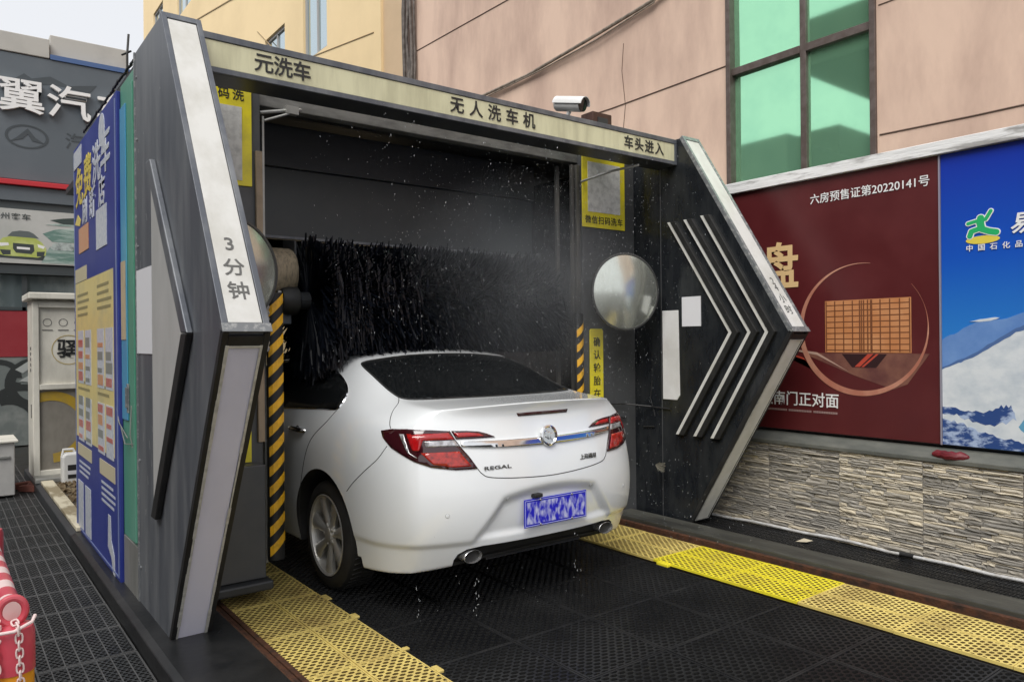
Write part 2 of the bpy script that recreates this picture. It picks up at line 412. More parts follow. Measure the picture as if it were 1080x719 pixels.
# left side wall behind the portal
GREEN = M('teal_green_plastic', (.085, .29, .20, 1), .35, dirt=(.16, .36, .28, 1), amount=.6, scale=3, stretch=(1, 1, .3))
LBLUE = M('light_blue_plastic', (.07, .30, .52, 1), .3, dirt=(.14, .42, .5, 1), amount=.6, scale=5, stretch=(1, 1, .3))
MB().box(.91, 1.09, 4.69, 6.93, .05, 3.16).build('side_wall', STEELD, mc, bevel=.004)
MB().box(.898, .91, 4.69, 5.10, .40, 3.12).build('side_panel', GREEN, mc, bevel=.003)
MB().box(.886, .898, 4.71, 4.83, .42, 3.05).build('side_panel', GREEN, mc, bevel=.003)
MB().box(.890, .898, 4.93, 5.09, 1.1, 2.98).build('side_strip', LBLUE, mc, bevel=.003)
MB().box(.895, .91, 4.69, 5.10, .06, .395).build('kick_plate', ALU, mc, bevel=.003)
MB().box(.887, .8895, 4.95, 5.08, 1.58, 2.05).build('paper_notice', M('kraft_notice', (.5, .4, .26, 1), .6, dirt=(.35, .3, .2, 1), amount=.6, scale=8), mc)
b = MB().box(.88, .889, 4.86, 4.90, 1.15, 1.32).box(.87, .88, 4.87, 4.89, 1.18, 1.3)
b.build('hinge', EDGEM, mc, bevel=.002)
b = MB()
for p, q in (((.884, 5.1, 1.05), (.884, 4.75, .98)), ((.884, 4.78, 1.2), (.884, 4.76, .96)), ((.884, 5.3, 1.25), (.884, 4.9, 1.0))):
    b.tube([p, ((p[0] - .01), (p[1] + q[1]) / 2, (p[2] + q[2]) / 2 - .05), q], .0035, 6)
b.build('cable', ALU, mc)
b = MB(); b.tube([(.92, 5.0, 3.16), (.92, 5.0, 3.30), (.93, 5.01, 3.42)], .007, 6).tube([(.93, 4.95, 3.3), (.91, 5.1, 3.32)], .006, 6)
for i in range(26):
    y = 4.72 + i * .07; b.tube([(.90, y, 3.17), (.905 + random.uniform(-.01, .01), y + .04, 3.175 + random.uniform(0, .012)), (.90, y + .08, 3.17)], .008, 5)
b.build('roof_edge_cable', RUBBERB, mc)
# inner faces
b = MB().box(1.09, 1.58, 4.6, 4.66, .10, 3.14); b.build('front_panel', PANELG, mc, bevel=.004)
b = MB().box(4.25, 4.86, 4.6, 4.66, .04, 3.14); b.build('front_panel', PANELG, mc, bevel=.004)
MB().box(1.27, 1.545, 4.46, 4.598, .16, .83).build('equipment_cabinet', M('grey_cabinet', (.07, .073, .078, 1), .45, dirt=(.1, .1, .1, 1), amount=.6, scale=4), mc, bevel=.006)
b = MB().box(1.20, 1.57, 4.40, 4.66, .10, .155); b.build('cabinet_foot', STEELD, mc, bevel=.012)
MB().box(1.41, 1.505, 4.585, 4.599, .835, 1.13).build('yellow_label', YEL, mc)
b = MB().box(1.545, 1.585, 4.575, 4.6, .95, 2.72); b.build('door_trim', BRN, mc, bevel=.003)
b = MB().box(1.60, 1.612, 4.62, 4.64, .2, 2.95); b.build('door_edge', ALU, mc)
b = MB()
for a, c, y in ((4.17, 4.195, 4.64), (4.205, 4.245, 4.62), (4.10, 4.13, 4.75)):
    b.box(a, c, y, y + .03, .04, 3.0)
b.build('door_guide', M('guide_metal', (.07, .07, .068, 1), .4, .3, dirt=(.16, .15, .13, 1), amount=.8, scale=8, stretch=(1, 1, .3)), mc, bevel=.003)
for x, lab in ((1.655, 'l'), (4.185, 'r')):
    pr = [(x + .052 * cos(t) * (1 if lab == 'l' else .8), 4.62 - .03 + .035 * sin(t)) for t in [pi * k / 6 for k in range(-6, 6)]]
    MB().prism(pr, 'Z', .22 if lab == 'l' else .3, 1.86 if lab == 'l' else 1.77).build('hazard_post', RUBBERB, mc, smooth=True)
    b = MB(); z = .26 if lab == 'l' else .36
    while z < (1.80 if lab == 'l' else 1.7):
        h = .060
        for k in range(-5, 0):       # slanted stripe bands that wrap the post's front
            t0, t1 = pi * k / 6, pi * (k + 1) / 6
            r = 1.03
            pts = []
            for t, zz in ((t0, z), (t1, z)):
                px = x + .052 * r * cos(t) * (1 if lab == 'l' else .8); py = 4.59 + .035 * r * sin(t) - .001
                sl = (px - x) * 1.0
                pts.append((px, py, zz + sl + .03))
            b.add([pts[0], pts[1], (pts[1][0], pts[1][1], pts[1][2] + h), (pts[0][0], pts[0][1], pts[0][2] + h)], [(0, 1, 2, 3)])
        z += .122
    b.build('hazard_stripes', YELS, mc)
# inner side walls, ceiling, rear curtain panel, crossbeams
MB().box(4.90, 4.96, 4.66, 9.2, .04, 3.14).build('inner_wall', WETBLK, mc)
MB().box(1.27, 1.33, 4.66, 9.2, .04, 3.14).build('inner_wall', NAVY, mc)
MB().box(1.09, 5.07, 4.80, 9.2, 3.14, 3.2).build('ceiling', STEELD, mc)
MB().box(1.33, 4.90, 9.1, 9.16, 1.95, 3.14).build('rear_panel', NAVY, mc)
b = MB().box(1.55, 4.35, 4.68, 4.76, 3.03, 3.13)
b.build('front_beam', M('worn_galvanised_beam', (.20, .20, .19, 1), .45, .3, dirt=(.09, .09, .085, 1), amount=.8, scale=9, stretch=(.6, 1, 2)), mc, bevel=.006)
MB().box(1.58, 4.26, 5.28, 5.34, 2.30, 2.80).build('gantry_cover', GANTRYM, mc, bevel=.005)
MB().box(1.58, 4.26, 5.24, 5.30, 2.80, 3.10).build('gantry_cover', NAVY, mc, bevel=.005)
MB().box(1.58, 4.26, 5.20, 5.27, 2.285, 2.305).build('gantry_edge', STEEL, mc, bevel=.003)
b = MB().tube([(1.60, 4.66, 2.98), (1.80, 4.66, 3.03), (1.9, 4.7, 3.06)], .012, 8).tube([(1.62, 4.64, 2.93), (1.78, 4.64, 3.0)], .008, 8)
b.box(1.76, 1.84, 4.63, 4.68, 3.0, 3.05)
b.build('spray_pipe', ALU, mc, smooth=True)
b = MB().tube([(4.24, 4.60, 2.86), (4.30, 4.30, 2.90), (4.45, 4.15, 2.94)], .010, 8)
b.build('spray_pipe', ALU, mc, smooth=True)
# right leg: three arrow lines, white plate, papers, wires
for (ty, tz), (ny, nz), (by, bz) in (((4.20, 2.52), (3.60, 1.6), (4.13, .77)), ((4.03, 2.52), (3.43, 1.6), (3.95, .77)), ((3.86, 2.53), (3.28, 1.6), (3.78, .77))):
    MB().prism(chevron(0, 0, (ty - .035, tz + .0), (ny - .035, nz), (by - .035, bz), .055), 'X', 4.825, 4.862).build('arrow_channel', RUBBERB, mc, bevel=.003)
    MB().prism(chevron(0, 0, (ty, tz), (ny, nz), (by, bz), .032), 'X', 4.832, 4.8605).build('arrow_light', STRIPUP, mc, bevel=.002)
MB().prism([(4.28, 1.05), (4.28, 1.79), (4.11, 1.79), (4.10, 1.09), (4.13, 1.05)], 'X', 4.853, 4.861).build('white_plate', WHITE, mc, bevel=.002)
MB().box(4.854, 4.86, 3.88, 4.07, 1.655, 1.895).build('paper_notice', PAPER, mc)
b = MB().box(4.8575, 4.862, 4.29, 4.298, .05, 3.15); b.build('panel_seam', PANELG, mc)
rs_ = random.Random(5)
for i in range(16):   # scratches and chips on the left leg
    y = rs_.uniform(4.05, 4.62); z = rs_.uniform(.25, 2.9); l_ = rs_.uniform(.01, .05); a_ = rs_.uniform(-.6, .6)
    if abs(z - 1.6) < 1.0 and y < 4.32: y = rs_.uniform(4.34, 4.62)
    b = MB().add([(.8993, y, z), (.8993, y + l_ * a_, z + l_), (.8993, y + l_ * a_ + .004, z + l_), (.8993, y + .005, z)], [(0, 1, 2, 3)]); b.build('scratch', SCR, mc)
for z in (.3, .9, 1.5, 2.1, 2.7, 3.05):
    MB().lathe([(.009, 0), (.008, .004), (.003, .005)], (.8995, 4.64, z), (-1, 0, 0), 12).build('screw', EDGEM, mc, smooth=True)

b = MB().tube([(4.3, 4.59, 1.02), (4.7, 4.57, 1.0), (4.84, 4.4, .98), (4.852, 4.2, .97)], .006, 6)
b.tube([(4.852, 4.4, 1.2), (4.852, 4.42, 1.05), (4.852, 4.37, .9)], .004, 6).tube([(4.55, 4.585, .90), (4.72, 4.58, .88)], .008, 6).tube([(4.852, 4.5, .80), (4.852, 4.38, .81)], .008, 6)
b.build('cable', RUBBERB, mc)
b = MB()
for i in range(60):   # frayed cloth end beside the bumper
    t = random.uniform(-.5, .5); l_ = random.uniform(.05, .12)
    b.tube([(4.78, 4.3, .50), (4.76 + .02 * t, 4.3 - l_, .50 + t * .06 + random.uniform(-.02, .02))], [.006, .002], 4)
b.build('frayed_rag', M('frayed_cloth', (.16, .15, .12, 1), .8, rvar=0), mc)

# ------------------------------------------------------------------ roller brush
br = thing('roller_brush', 'big black horizontal roller brush with shaggy bristles pressing on the car roof', 'brush', (3.0, 5.0, 1.85))
BC = Vector((3.05, 5.0, 1.84))
MB().lathe([(.06, -1.15), (.06, 1.15)], BC, (1, 0, 0), 16).build('core', STEELD, br)
b = MB()
for i in range(13000):
    x = BC.x + random.uniform(-1.0, 1.0); a = random.uniform(0, 2 * pi)
    if i % 16 == 0: x = BC.x - 1.0
    R = .47 + random.uniform(-.07, .03)
    d = Vector((0, cos(a), sin(a))); side = Vector((0, -sin(a), cos(a)))
    splay = 0.0
    if abs(x - BC.x) > .93: splay = math.copysign(random.uniform(-.02, .04), x - BC.x)
    droop = Vector((random.uniform(-.02, .02) + splay, 0, -.03 - .07 * random.random()))
    p0 = Vector((x, BC.y, BC.z)) + d * .06
    p1 = Vector((x, BC.y, BC.z)) + d * R * .62 + side * random.uniform(-.02, .05) + droop * .3
    p2 = Vector((x, BC.y, BC.z)) + d * R + side * random.uniform(-.03, .12) + droop
    if p2.z < 1.46 and x > 2.15:   # pressed flat where it meets the roof
        p2.y += (1.46 - p2.z) * 1.0 * (1 if p2.y > BC.y else -1); p2.z = 1.46 + random.uniform(0, .02)
    w0 = Vector((random.uniform(.005, .012), 0, 0)) + side * random.uniform(-.003, .003)
    b.add([p0 - w0, p0 + w0, p1 + w0 * 1.2, p1 - w0 * 1.2, p2 + w0 * .5, p2 - w0 * .5], [(0, 1, 2, 3), (3, 2, 4, 5)])
for i in range(1500):     # long wet clumps drooping from the near side and the left end
    x = BC.x - 1.0 + abs(random.gauss(0, .45)) if i % 2 else BC.x + random.uniform(-1, 1)
    if x > BC.x + 1: continue
    a = random.uniform(-1.0, 1.1); q_ = random.uniform(.30, .44); y0 = BC.y - q_ * cos(a); z0 = BC.z + q_ * sin(a)
    l_ = random.uniform(.07, .22) * (1.25 if x < 2.3 else .8)
    z1 = max(z0 - l_, 1.30 if x < 2.2 else 1.47); w_ = random.uniform(.003, .008); dy = random.uniform(-.05, .02); dx = random.uniform(-.03, .03)
    b.add([(x - w_, y0, z0), (x + w_, y0 + .004, z0), (x + w_ + dx * .5, y0 + dy * .5, (z0 + z1) / 2), (x - w_ + dx * .5, y0 + dy * .5, (z0 + z1) / 2), (x + dx - w_ * .3, y0 + dy, z1), (x + dx + w_ * .3, y0 + dy, z1)], [(0, 1, 2, 3), (3, 2, 5, 4)])
b.build('bristles', BRUSHM, br)
MB().lathe([(.03, -1.22), (.085, -1.21), (.10, -1.17), (.10, -1.10), (.06, -1.08)], BC, (1, 0, 0), 24).build('hub', RUBBERB, br, smooth=True)
for k_ in range(6):
    a = k_ * pi / 3; MB().lathe([(.012, -1.235), (.012, -1.2)], BC + Vector((0, cos(a) * .06, sin(a) * .06)), (1, 0, 0), 8).build('hub_bolt', ALU, br)
b = MB().lathe([(.17, -.30), (.175, -.29), (.175, -.02), (.165, 0)], BC + Vector((-1.10, .10, .19)), (1, 0, 0), 28)
b.build('motor', TANMET, br, smooth=True)
MB().box(1.70, 1.93, 5.02, 5.14, 1.68, 1.86).build('motor_bracket', M('blue_grey_bracket', (.10, .12, .16, 1), .5, dirt=(.25, .24, .22, 1), amount=.7, scale=18), br, bevel=.008)
MB().prism([(5.0, 2.25), (5.22, 2.28), (5.2, 1.80), (5.05, 1.76), (4.97, 1.80)], 'X', 1.945, 1.96).build('arm', STEELD, br, bevel=.004)
MB().prism([(4.98, 2.30), (5.22, 2.30), (5.2, 1.75), (5.05, 1.7), (4.95, 1.78)], 'X', 4.10, 4.12).build('arm', STEELD, br, bevel=.004)
b = MB()
for i in range(9):
    z = 1.50 + i * .036; b.lathe([(.018, 0), (.026, .018), (.018, .036)], (1.585, 4.55, z), (0, 0, 1), 12)
tg = b.build('coiled_hose', M('clear_coil', (.3, .3, .3, 1), .3, rvar=.2), mc, smooth=True)

# ------------------------------------------------------------------ mirrors
MIRG = M('scratched_mirror', (.66, .69, .63, 1), .16, .8, dirt=(.50, .51, .45, 1), amount=.8, scale=5, stretch=(1, 1, .35), rvar=.14, bump=.03, bscale=30)
def mirror(c, nrm, label, wall_y):
    t = thing('convex_mirror', label, 'mirror', c, 0, 'round convex mirrors either side of the entrance')
    n = Vector(nrm).normalized(); R = .305
    prof = [(R * sin(a) / sin(.42), (cos(a) - cos(.42)) * R / sin(.42)) for a in [.42 * (1 - k / 14) for k in range(15)]]
    MB().lathe(prof, Vector(c), n, 56).build('mirror_face', MIRG, t, smooth=True, angle=60)
    MB().lathe([(R - .002, -.022), (R + .010, -.02), (R + .010, .004), (R - .004, .008), (R - .006, -.02)], Vector(c), n, 56, cap=False).build('rim', M('mirror_rim', G(.05), .5, rvar=0), t, smooth=True)
    MB().tube([Vector(c) - n * .02, (c[0], wall_y - .08, c[2]), (c[0], wall_y, c[2])], .018, 10).build('bracket', STEELD, t, smooth=True)
    return t
mirror((4.44, 4.30, 1.94), (-.24, -.97, -.02), 'round convex mirror with scratched face right of the car, above the narrow yellow sign', 4.6)
mirror((1.30, 4.34, 1.96), (.20, -.98, -.02), 'round convex mirror half hidden behind the left leg of the portal', 4.6)

# ------------------------------------------------------------------ yellow signs on the machine
def qr_sign(x0, x1, z0, z1, label, band_top, txt):
    t = thing('yellow_sign', label, 'sign', ((x0 + x1) / 2, 4.59, z0), 0)
    MB().box(x0, x1, 4.588, 4.598, z0, z1).build('sign_plate', YEL, t, bevel=.002)
    m = .085; a, c = (z0 + .03, z1 - .13) if band_top else (z0 + .13, z1 - .04)
    MB().box(x0 + .06, x1 - .06, 4.5845, 4.588, a, c).build('white_field', M('grubby_white_print', (.62, .62, .60, 1), .5, dirt=(.35, .35, .34, 1), amount=.7, scale=22), t)
    zz = z1 - .065 if band_top else z0 + .06
    text('lettering', txt, BLACKP, t, ((x0 + x1) / 2, 4.5865, zz), (1, 0, 0), (0, 0, 1), .066, .002, .01, spacing=1.12 if len(txt) > 5 else 1.4)
    return t
qr_sign(4.24, 4.735, 2.49, 3.075, 'square yellow sign with white field and caption along its bottom, above the right mirror', False, '微信扫码洗车')
qr_sign(1.03, 1.525, 2.50, 3.10, 'square yellow sign with caption along its top, behind the left portal leg', True, '微信扫码洗')
t = thing('yellow_sign', 'narrow vertical yellow sign with black characters below the right mirror', 'sign', (4.385, 4.59, .85))
MB().prism([(4.31, .86), (4.31, 1.63), (4.325, 1.645), (4.445, 1.645), (4.46, 1.63), (4.46, .86)], 'Y', 4.586, 4.598).build('sign_plate', YEL, t, bevel=.003)
for i, ch in enumerate('确认轮胎在黄线内'):
    text('lettering', ch, BLACKP, t, (4.385, 4.5845, 1.53 - i * .108), (1, 0, 0), (0, 0, 1), .078, .002, .012)

# ------------------------------------------------------------------ security camera on the header
t = thing('security_camera', 'white bullet security camera with dark hood on top of the header', 'camera', (3.86, 4.24, 3.19))
d = Vector((.22, -.95, -.22)).normalized(); c = Vector((3.84, 4.28, 3.34))
b = MB().lathe([(.045, -.13), (.052, -.12), (.052, .10), (.048, .115)], c, d, 20); b.build('body', WHITE, t, smooth=True)
s = Vector((-d.y, d.x, 0)).normalized(); upv = s.cross(d); upv = upv if upv.z > 0 else -upv
hood = [c + d * t_ + (s * cos(a) + upv * sin(a)) * r for t_ in (-.13, .14) for r in (.058, .063) for a in [pi * k / 10 for k in range(11)]]
fs = []
for k_ in range(10):
    fs += [(k_, k_ + 1, 22 + k_ + 1, 22 + k_), (11 + k_, 33 + k_, 34 + k_, 12 + k_), (k_, 11 + k_, 12 + k_, k_ + 1), (22 + k_, 23 + k_, 34 + k_, 33 + k_)]
b = MB().add(hood, fs); b.build('hood', WHITE, t, smooth=True)
MB().lathe([(.050, .112), (.050, .120), (.02, .123)], c, d, 20).build('lens', M('lens_glass', G(.01), .08, rvar=0), t, smooth=True)
MB().tube([c - upv * .05, c - upv * .09 - d * .01, Vector((3.84, 4.28, 3.19))], [.018, .016, .03], 10).build('mount', WHITE, t, smooth=True)
b = MB().box(4.15, 4.36, 4.36, 4.5, 3.19, 3.37)
o = b.build('junction_box', M('brown_box', (.07, .03, .02, 1), .6, dirt=(.03, .015, .01, 1), amount=.7, scale=15), origin=(4.25, 4.43, 3.2), bevel=.006)
tag(o, 'small dark brown box on the machine roof beside the security camera', 'box')
MB().box(4.20, 4.31, 4.354, 4.36, 3.24, 3.33).build('cover', STEELD, o)

# ------------------------------------------------------------------ poster on the left wall
NAVYP = M('navy_poster_print', (.025, .04, .24, 1), .35, spec=.3, dirt=(.07, .09, .32, 1), amount=.5, scale=2.5, stretch=(1, 1, .5))
YELP = M('pale_yellow_print', (.78, .64, .25, 1), .3, dirt=(.5, .46, .28, 1), amount=.7, scale=4)
CRM = M('cream_print', (.62, .55, .36, 1), .3, rvar=0)
ORG = M('orange_print', (.62, .25, .10, 1), .3, dirt=(.6, .45, .3, 1), amount=.8, scale=40)
WHP = M('white_print', (.62, .64, .68, 1), .3, dirt=(.35, .42, .55, 1), amount=.7, scale=30)
YTX = M('yellow_print', (.75, .60, .10, 1), .3, rvar=0)
REDP = M('red_print', (.5, .10, .08, 1), .3, dirt=(.6, .4, .36, 1), amount=.7, scale=50)
OLV = M('olive_print', (.30, .26, .12, 1), .4, rvar=0)
GYP = M('grey_print', (.25, .26, .24, 1), .4, rvar=0)
ps = thing('instruction_poster', 'tall navy and yellow plastic instruction poster on the left wall of the machine', 'poster', (.88, 6.0, .05))
MB().box(.876, .90, 5.115, 6.92, .06, 3.10).build('backing', NAVYP, ps, bevel=.004)
MB().box(.8735, .8765, 5.26, 6.86, .84, 2.03).build('printed_panel', YELP, ps)
for (y0, y1, z0, z1, m_) in ((6.30, 6.85, 2.035, 2.14, CRM), (6.2, 6.65, 2.25, 2.44, ORG), (5.46, 5.86, 2.20, 2.47, WHP), (6.5, 6.88, 2.93, 3.07, WHP),
                             (6.15, 6.80, .70, .79, CRM), (5.25, 5.80, .68, .78, CRM), (6.55, 6.8, .14, .5, WHP), (6.2, 6.45, .14, .5, WHP)):
    MB().box(.872, .8755, y0, y1, z0, z1).build('label_box', m_, ps)
for zt in (1.68, .98):
    for y in (6.6, 6.25, 5.72, 5.40):
        h = .44 if zt > 1.5 else .38
        zb = zt - h + (.02 if zt > 1.5 else .22)
        pn = MB().box(.871, .8733, y - .13, y + .13, zb, zb + h - .04).build('phone_picture', WHP, ps)
        for q in range(4):
            if random.random() < .85:
                w_ = random.uniform(.05, .11); MB().box(.8695, .8708, y - w_, y + .11, zb + .02 + q * .085, zb + random.choice([.05, .075, .09]) + q * .085).build('picture_block', random.choice([REDP, REDP, GYP, ORG]), ps)
for y0, y1, zs in ((6.15, 6.75, (1.93, 1.88, 1.83, 1.78)), (5.3, 5.85, (1.95, 1.90, 1.85, 1.80)), (6.15, 6.75, (1.27, 1.22)), (5.3, 5.85, (1.27, 1.22))):
    for z in zs: MB().box(.8722, .8733, y0 + random.uniform(0, .12), y1, z - .010, z + .010).build('print_line', OLV, ps)
for y0, y1, zs in ((6.2, 6.75, (.65, .61, .57)), (5.2, 5.75, (.63, .59, .55, .51))):
    for z in zs: MB().box(.8742, .8758, y0 + random.uniform(0, .15), y1, z - .008, z + .008).build('print_line', WHP, ps)
for s_, y, z, sz, m_ in (('免', 6.62, 2.74, .30, YTX), ('费', 6.22, 2.76, .30, YTX), ('洗', 5.84, 2.78, .28, WHP), ('车', 5.50, 2.80, .30, WHP), ('刷', 6.36, 2.53, .19, WHP), ('新', 6.02, 2.54, .22, WHP), ('店', 5.64, 2.56, .20, WHP)):
    text('lettering', s_, m_, ps, (.874, y, z), (0, -1, 0), (0, 0, 1), sz, .003, .02, sx=1.15)
b = MB().prism([(6.85, 2.50), (6.7, 2.56), (6.55, 2.50), (6.6, 2.46)], 'X', .873, .8755); b.build('printed_mark', YTX, ps)
b = MB().lathe([(.11, 0), (.11, .003)], (.876, 5.62, 2.975), (-1, 0, 0), 24); b.box(.872, .8755, 5.5, 5.56, 2.84, 2.95); b.build('printed_mark', WHP, ps)
b = MB().prism([(5.50, .45), (5.42, .45), (5.40, .30), (5.30, .22), (5.28, .10), (5.34, .10), (5.40, .19), (5.52, .24)], 'X', .873, .8755); b.build('printed_mark', WHP, ps)
b = MB()
for s_ in ((5.14, 5.16, .12, 3.06), (6.88, 6.9, .12, 3.06)): b.box(.872, .8755, *s_)
b.box(.872, .8755, 5.16, 6.88, .12, .13); b.build('border_line', M('pale_blue_line', (.2, .25, .45, 1), .3, rvar=0), ps)

# ------------------------------------------------------------------ the white saloon car
CX, CY, CZ = 2.83, 3.31, .026
def hermite(tab, y):
    if y <= tab[0][0]: return tab[0][1]
    if y >= tab[-1][0]: return tab[-1][1]
    for i in range(len(tab) - 1):
        (a, p), (c, q) = tab[i], tab[i + 1]
        if a <= y <= c:
            t = (y - a) / (c - a)
            m0 = (q - (tab[i - 1][1] if i else p)) / (c - (tab[i - 1][0] if i else a)) * (c - a)
            m1 = ((tab[i + 2][1] if i + 2 < len(tab) else q) - p) / ((tab[i + 2][0] if i + 2 < len(tab) else c) - a) * (c - a)
            return (2*t**3-3*t*t+1)*p + (t**3-2*t*t+t)*m0 + (-2*t**3+3*t*t)*q + (t**3-t*t)*m1
ST = [.24, .42, .66, .95, 1.25, 1.6, 2.0, 2.45, 2.9, 3.3, 3.7, 4.1, 4.45, 4.74]
ZR = [[(.2,.27),(.6,.235),(1.1,.22),(3.9,.20),(4.5,.22),(4.75,.26)],
      [(.2,.44),(4.75,.42)],
      [(.2,.64),(4.75,.56)],
      [(.2,.85),(1,.87),(2,.85),(3.9,.80),(4.75,.64)],
      [(.2,1.03),(.66,1.07),(1.1,1.08),(1.6,1.04),(2.4,1.0),(3.3,.97),(3.9,.92),(4.45,.82),(4.75,.69)],
      [(.2,1.095),(.42,1.115),(.66,1.13),(.95,1.20),(1.25,1.26),(1.6,1.27),(2.4,1.26),(2.9,1.23),(3.3,1.15),(3.7,1.02),(4.1,.93),(4.45,.85),(4.75,.72)],
      [(.2,1.14),(.42,1.16),(.66,1.18),(.95,1.285),(1.25,1.405),(1.6,1.475),(2.0,1.49),(2.45,1.485),(2.9,1.43),(3.3,1.27),(3.7,1.06),(4.1,.96),(4.45,.87),(4.72,.74)]]
XR = [[(.2,.77),(.42,.88),(.66,.915),(1.1,.92),(3.9,.90),(4.3,.87),(4.75,.66)],
      [(.2,.81),(.42,.915),(.66,.95),(1.1,.955),(3.9,.945),(4.45,.86),(4.75,.70)],
      [(.2,.825),(.42,.925),(.66,.955),(1.1,.96),(2,.95),(3.9,.95),(4.45,.86),(4.75,.68)],
      [(.2,.82),(.42,.915),(.66,.95),(1.1,.962),(1.7,.955),(2.4,.945),(3.9,.93),(4.45,.84),(4.75,.66)],
      [(.2,.79),(.42,.865),(.66,.895),(1.1,.91),(1.7,.905),(2.9,.89),(3.9,.85),(4.45,.77),(4.75,.62)],
      [(.2,.735),(.66,.80),(.95,.80),(1.25,.775),(1.6,.765),(2.9,.755),(3.3,.77),(3.7,.80),(4.1,.76),(4.75,.58)],
      [(.2,.665),(.42,.69),(.66,.69),(.95,.67),(1.25,.62),(1.6,.595),(2.0,.59),(2.9,.59),(3.3,.64),(3.7,.70),(4.1,.68),(4.72,.52)]]
YCORN = [.27, .21, .20, .235, .27, .28, .25]
YREAR = [.075, .02, .0, .035, .085, .115, .085]
ZREAR = [.33, .45, .65, .85, .99, 1.105, 1.172]
YCT = [.085, .36, .60, .93, 1.24, 1.6, 2.0, 2.45, 2.93, 3.36, 3.80, 4.22, 4.6, 4.92]
ZCT = [1.172, 1.178, 1.19, 1.33, 1.45, 1.53, 1.555, 1.55, 1.48, 1.31, 1.10, 1.02, .93, .80]
YFC = [4.86, 4.93, 4.95, 4.96, 4.96, 4.95, 4.92]; ZFC = [.22, .38, .52, .62, .70, .76, .80]
YFR = [4.70, 4.74, 4.76, 4.77, 4.77, 4.76, 4.74]
FR = [0, .42, .74, .92, 1.0]
MS = len(ST)
def S(i, j):
    y = YCORN[i] if j == 0 else (YFR[i] if j == MS - 1 else ST[j])
    yy = ST[j]
    return Vector((hermite(XR[i], yy), y, hermite(ZR[i], yy)))
def gridpt(kind, a, k):
    f = FR[abs(k)]; sg = -1 if k < 0 else 1
    if kind == 'rear': e = S(a, 0); c = (YREAR[a], ZREAR[a]); py, pz = 3.0, 2.0
    elif kind == 'front': e = S(a, MS - 1); c = (YFC[a], ZFC[a]); py, pz = 2.2, 2.0
    elif kind == 'top': e = S(6, a); c = (YCT[a], ZCT[a]); py, pz = 2.4, 2.3
    else: e = S(0, a); c = (e.y, e.z) ; py, pz = 1, 1
    if kind == 'bot' and a == 0: c = (YREAR[0], ZREAR[0]); py, pz = 3.0, 2.0
    if kind == 'bot' and a == MS - 1: c = (YFC[0], ZFC[0]); py, pz = 2.2, 2.0
    if kind == 'top' and a == 0: py, pz = 3.0, 2.0
    if kind == 'top' and a == MS - 1: py, pz = 2.2, 2.0
    return Vector((sg * f * e.x, c[0] + (e.y - c[0]) * f ** py, c[1] + (e.z - c[1]) * f ** pz))
def build_body():
    verts = {}; vs = []; fs = []
    def vid(p):
        key = (round(p.x, 4), round(p.y, 4), round(p.z, 4))
        if key not in verts: verts[key] = len(vs); vs.append(p)
        return verts[key]
    def patch(fn, na, nb):
        ids = [[vid(fn(a, b_)) for b_ in nb] for a in na]
        for a in range(len(na) - 1):
            for b_ in range(len(nb) - 1):
                fs.append((ids[a][b_], ids[a][b_ + 1], ids[a + 1][b_ + 1], ids[a + 1][b_]))
    K = range(-4, 5)
    patch(lambda a, k: gridpt('rear', a, k), range(7), K)
    patch(lambda a, k: gridpt('front', a, k), range(7), K)
    patch(lambda a, k: gridpt('top', a, k), range(MS), K)
    patch(lambda a, k: gridpt('bot', a, k), range(MS), K)
    for sg in (-1, 1):
        patch(lambda i, j: Vector((sg * S(i, j).x, S(i, j).y, S(i, j).z)), range(7), range(MS))
    me = bpy.data.meshes.new('cage'); me.from_pydata([tuple(p) for p in vs], [], fs); me.update()
    bm = bmesh.new(); bm.from_mesh(me); bmesh.ops.recalc_face_normals(bm, faces=bm.faces[:])
    cl = bm.edges.layers.float.new('crease_edge')
    for e in bm.edges:
        a, c = e.verts[0].co, e.verts[1].co
        def on_row0(p): return p.z < .36 and (abs(p.x) > .6 or p.y < .3)
        nd = [f.normal for f in e.link_faces]
        if len(nd) == 2 and max(a.z, c.z) < .36 and (nd[0].z < -.8) != (nd[1].z < -.8): e[cl] = .75
        # boot lid spoiler edge
        if len(nd) == 2 and max(a.y, c.y) < .27 and min(a.z, c.z) > 1.12: e[cl] = .55
    bm.to_mesh(me); bm.free()
    o = bpy.data.objects.new('body', me); COL.objects.link(o)
    md = o.modifiers.new('s', 'SUBSURF'); md.levels = 4; md.render_levels = 4
    bpy.context.view_layer.update()
    me2 = bpy.data.meshes.new_from_object(o.evaluated_get(bpy.context.evaluated_depsgraph_get()))
    bpy.data.objects.remove(o)
    # plate recess and bumper crease pressed into the rear skin
    sm = lambda t: 0 if t <= 0 else (1 if t >= 1 else t * t * (3 - 2 * t))
    for v in me2.vertices:
        x, y, z = v.co
        if y < .5 and .36 < z < .80:
            zt = .715 - .03 * (abs(x) / .3) ** 2 if abs(x) < .34 else .715 - .0385 - (abs(x) - .34) * 1.25
            d = min((zt - z) / .075, 1.0)
            lo = sm((z - .40) / .08)
            v.co.y += .034 * sm(d) * lo * sm((.66 - abs(x)) / .16)
        if y < .95 and z < .44:
            zc_ = .425 + .02 * sm((.5 - y) / .5); k_ = sm((zc_ - z) / .035) * sm((.9 - y) / .4)
            v.co.x -= math.copysign(.010 * k_ * sm((abs(x) - .3) / .5), x)
            v.co.y += .010 * k_ * sm((.5 - y) / .35)
    return me2
body_mesh = build_body()
CAR = thing('parked_car', 'white saloon car under the roller brush, seen from its left rear', 'car', (CX, CY, CZ))
CO = Vector((CX, CY, CZ))
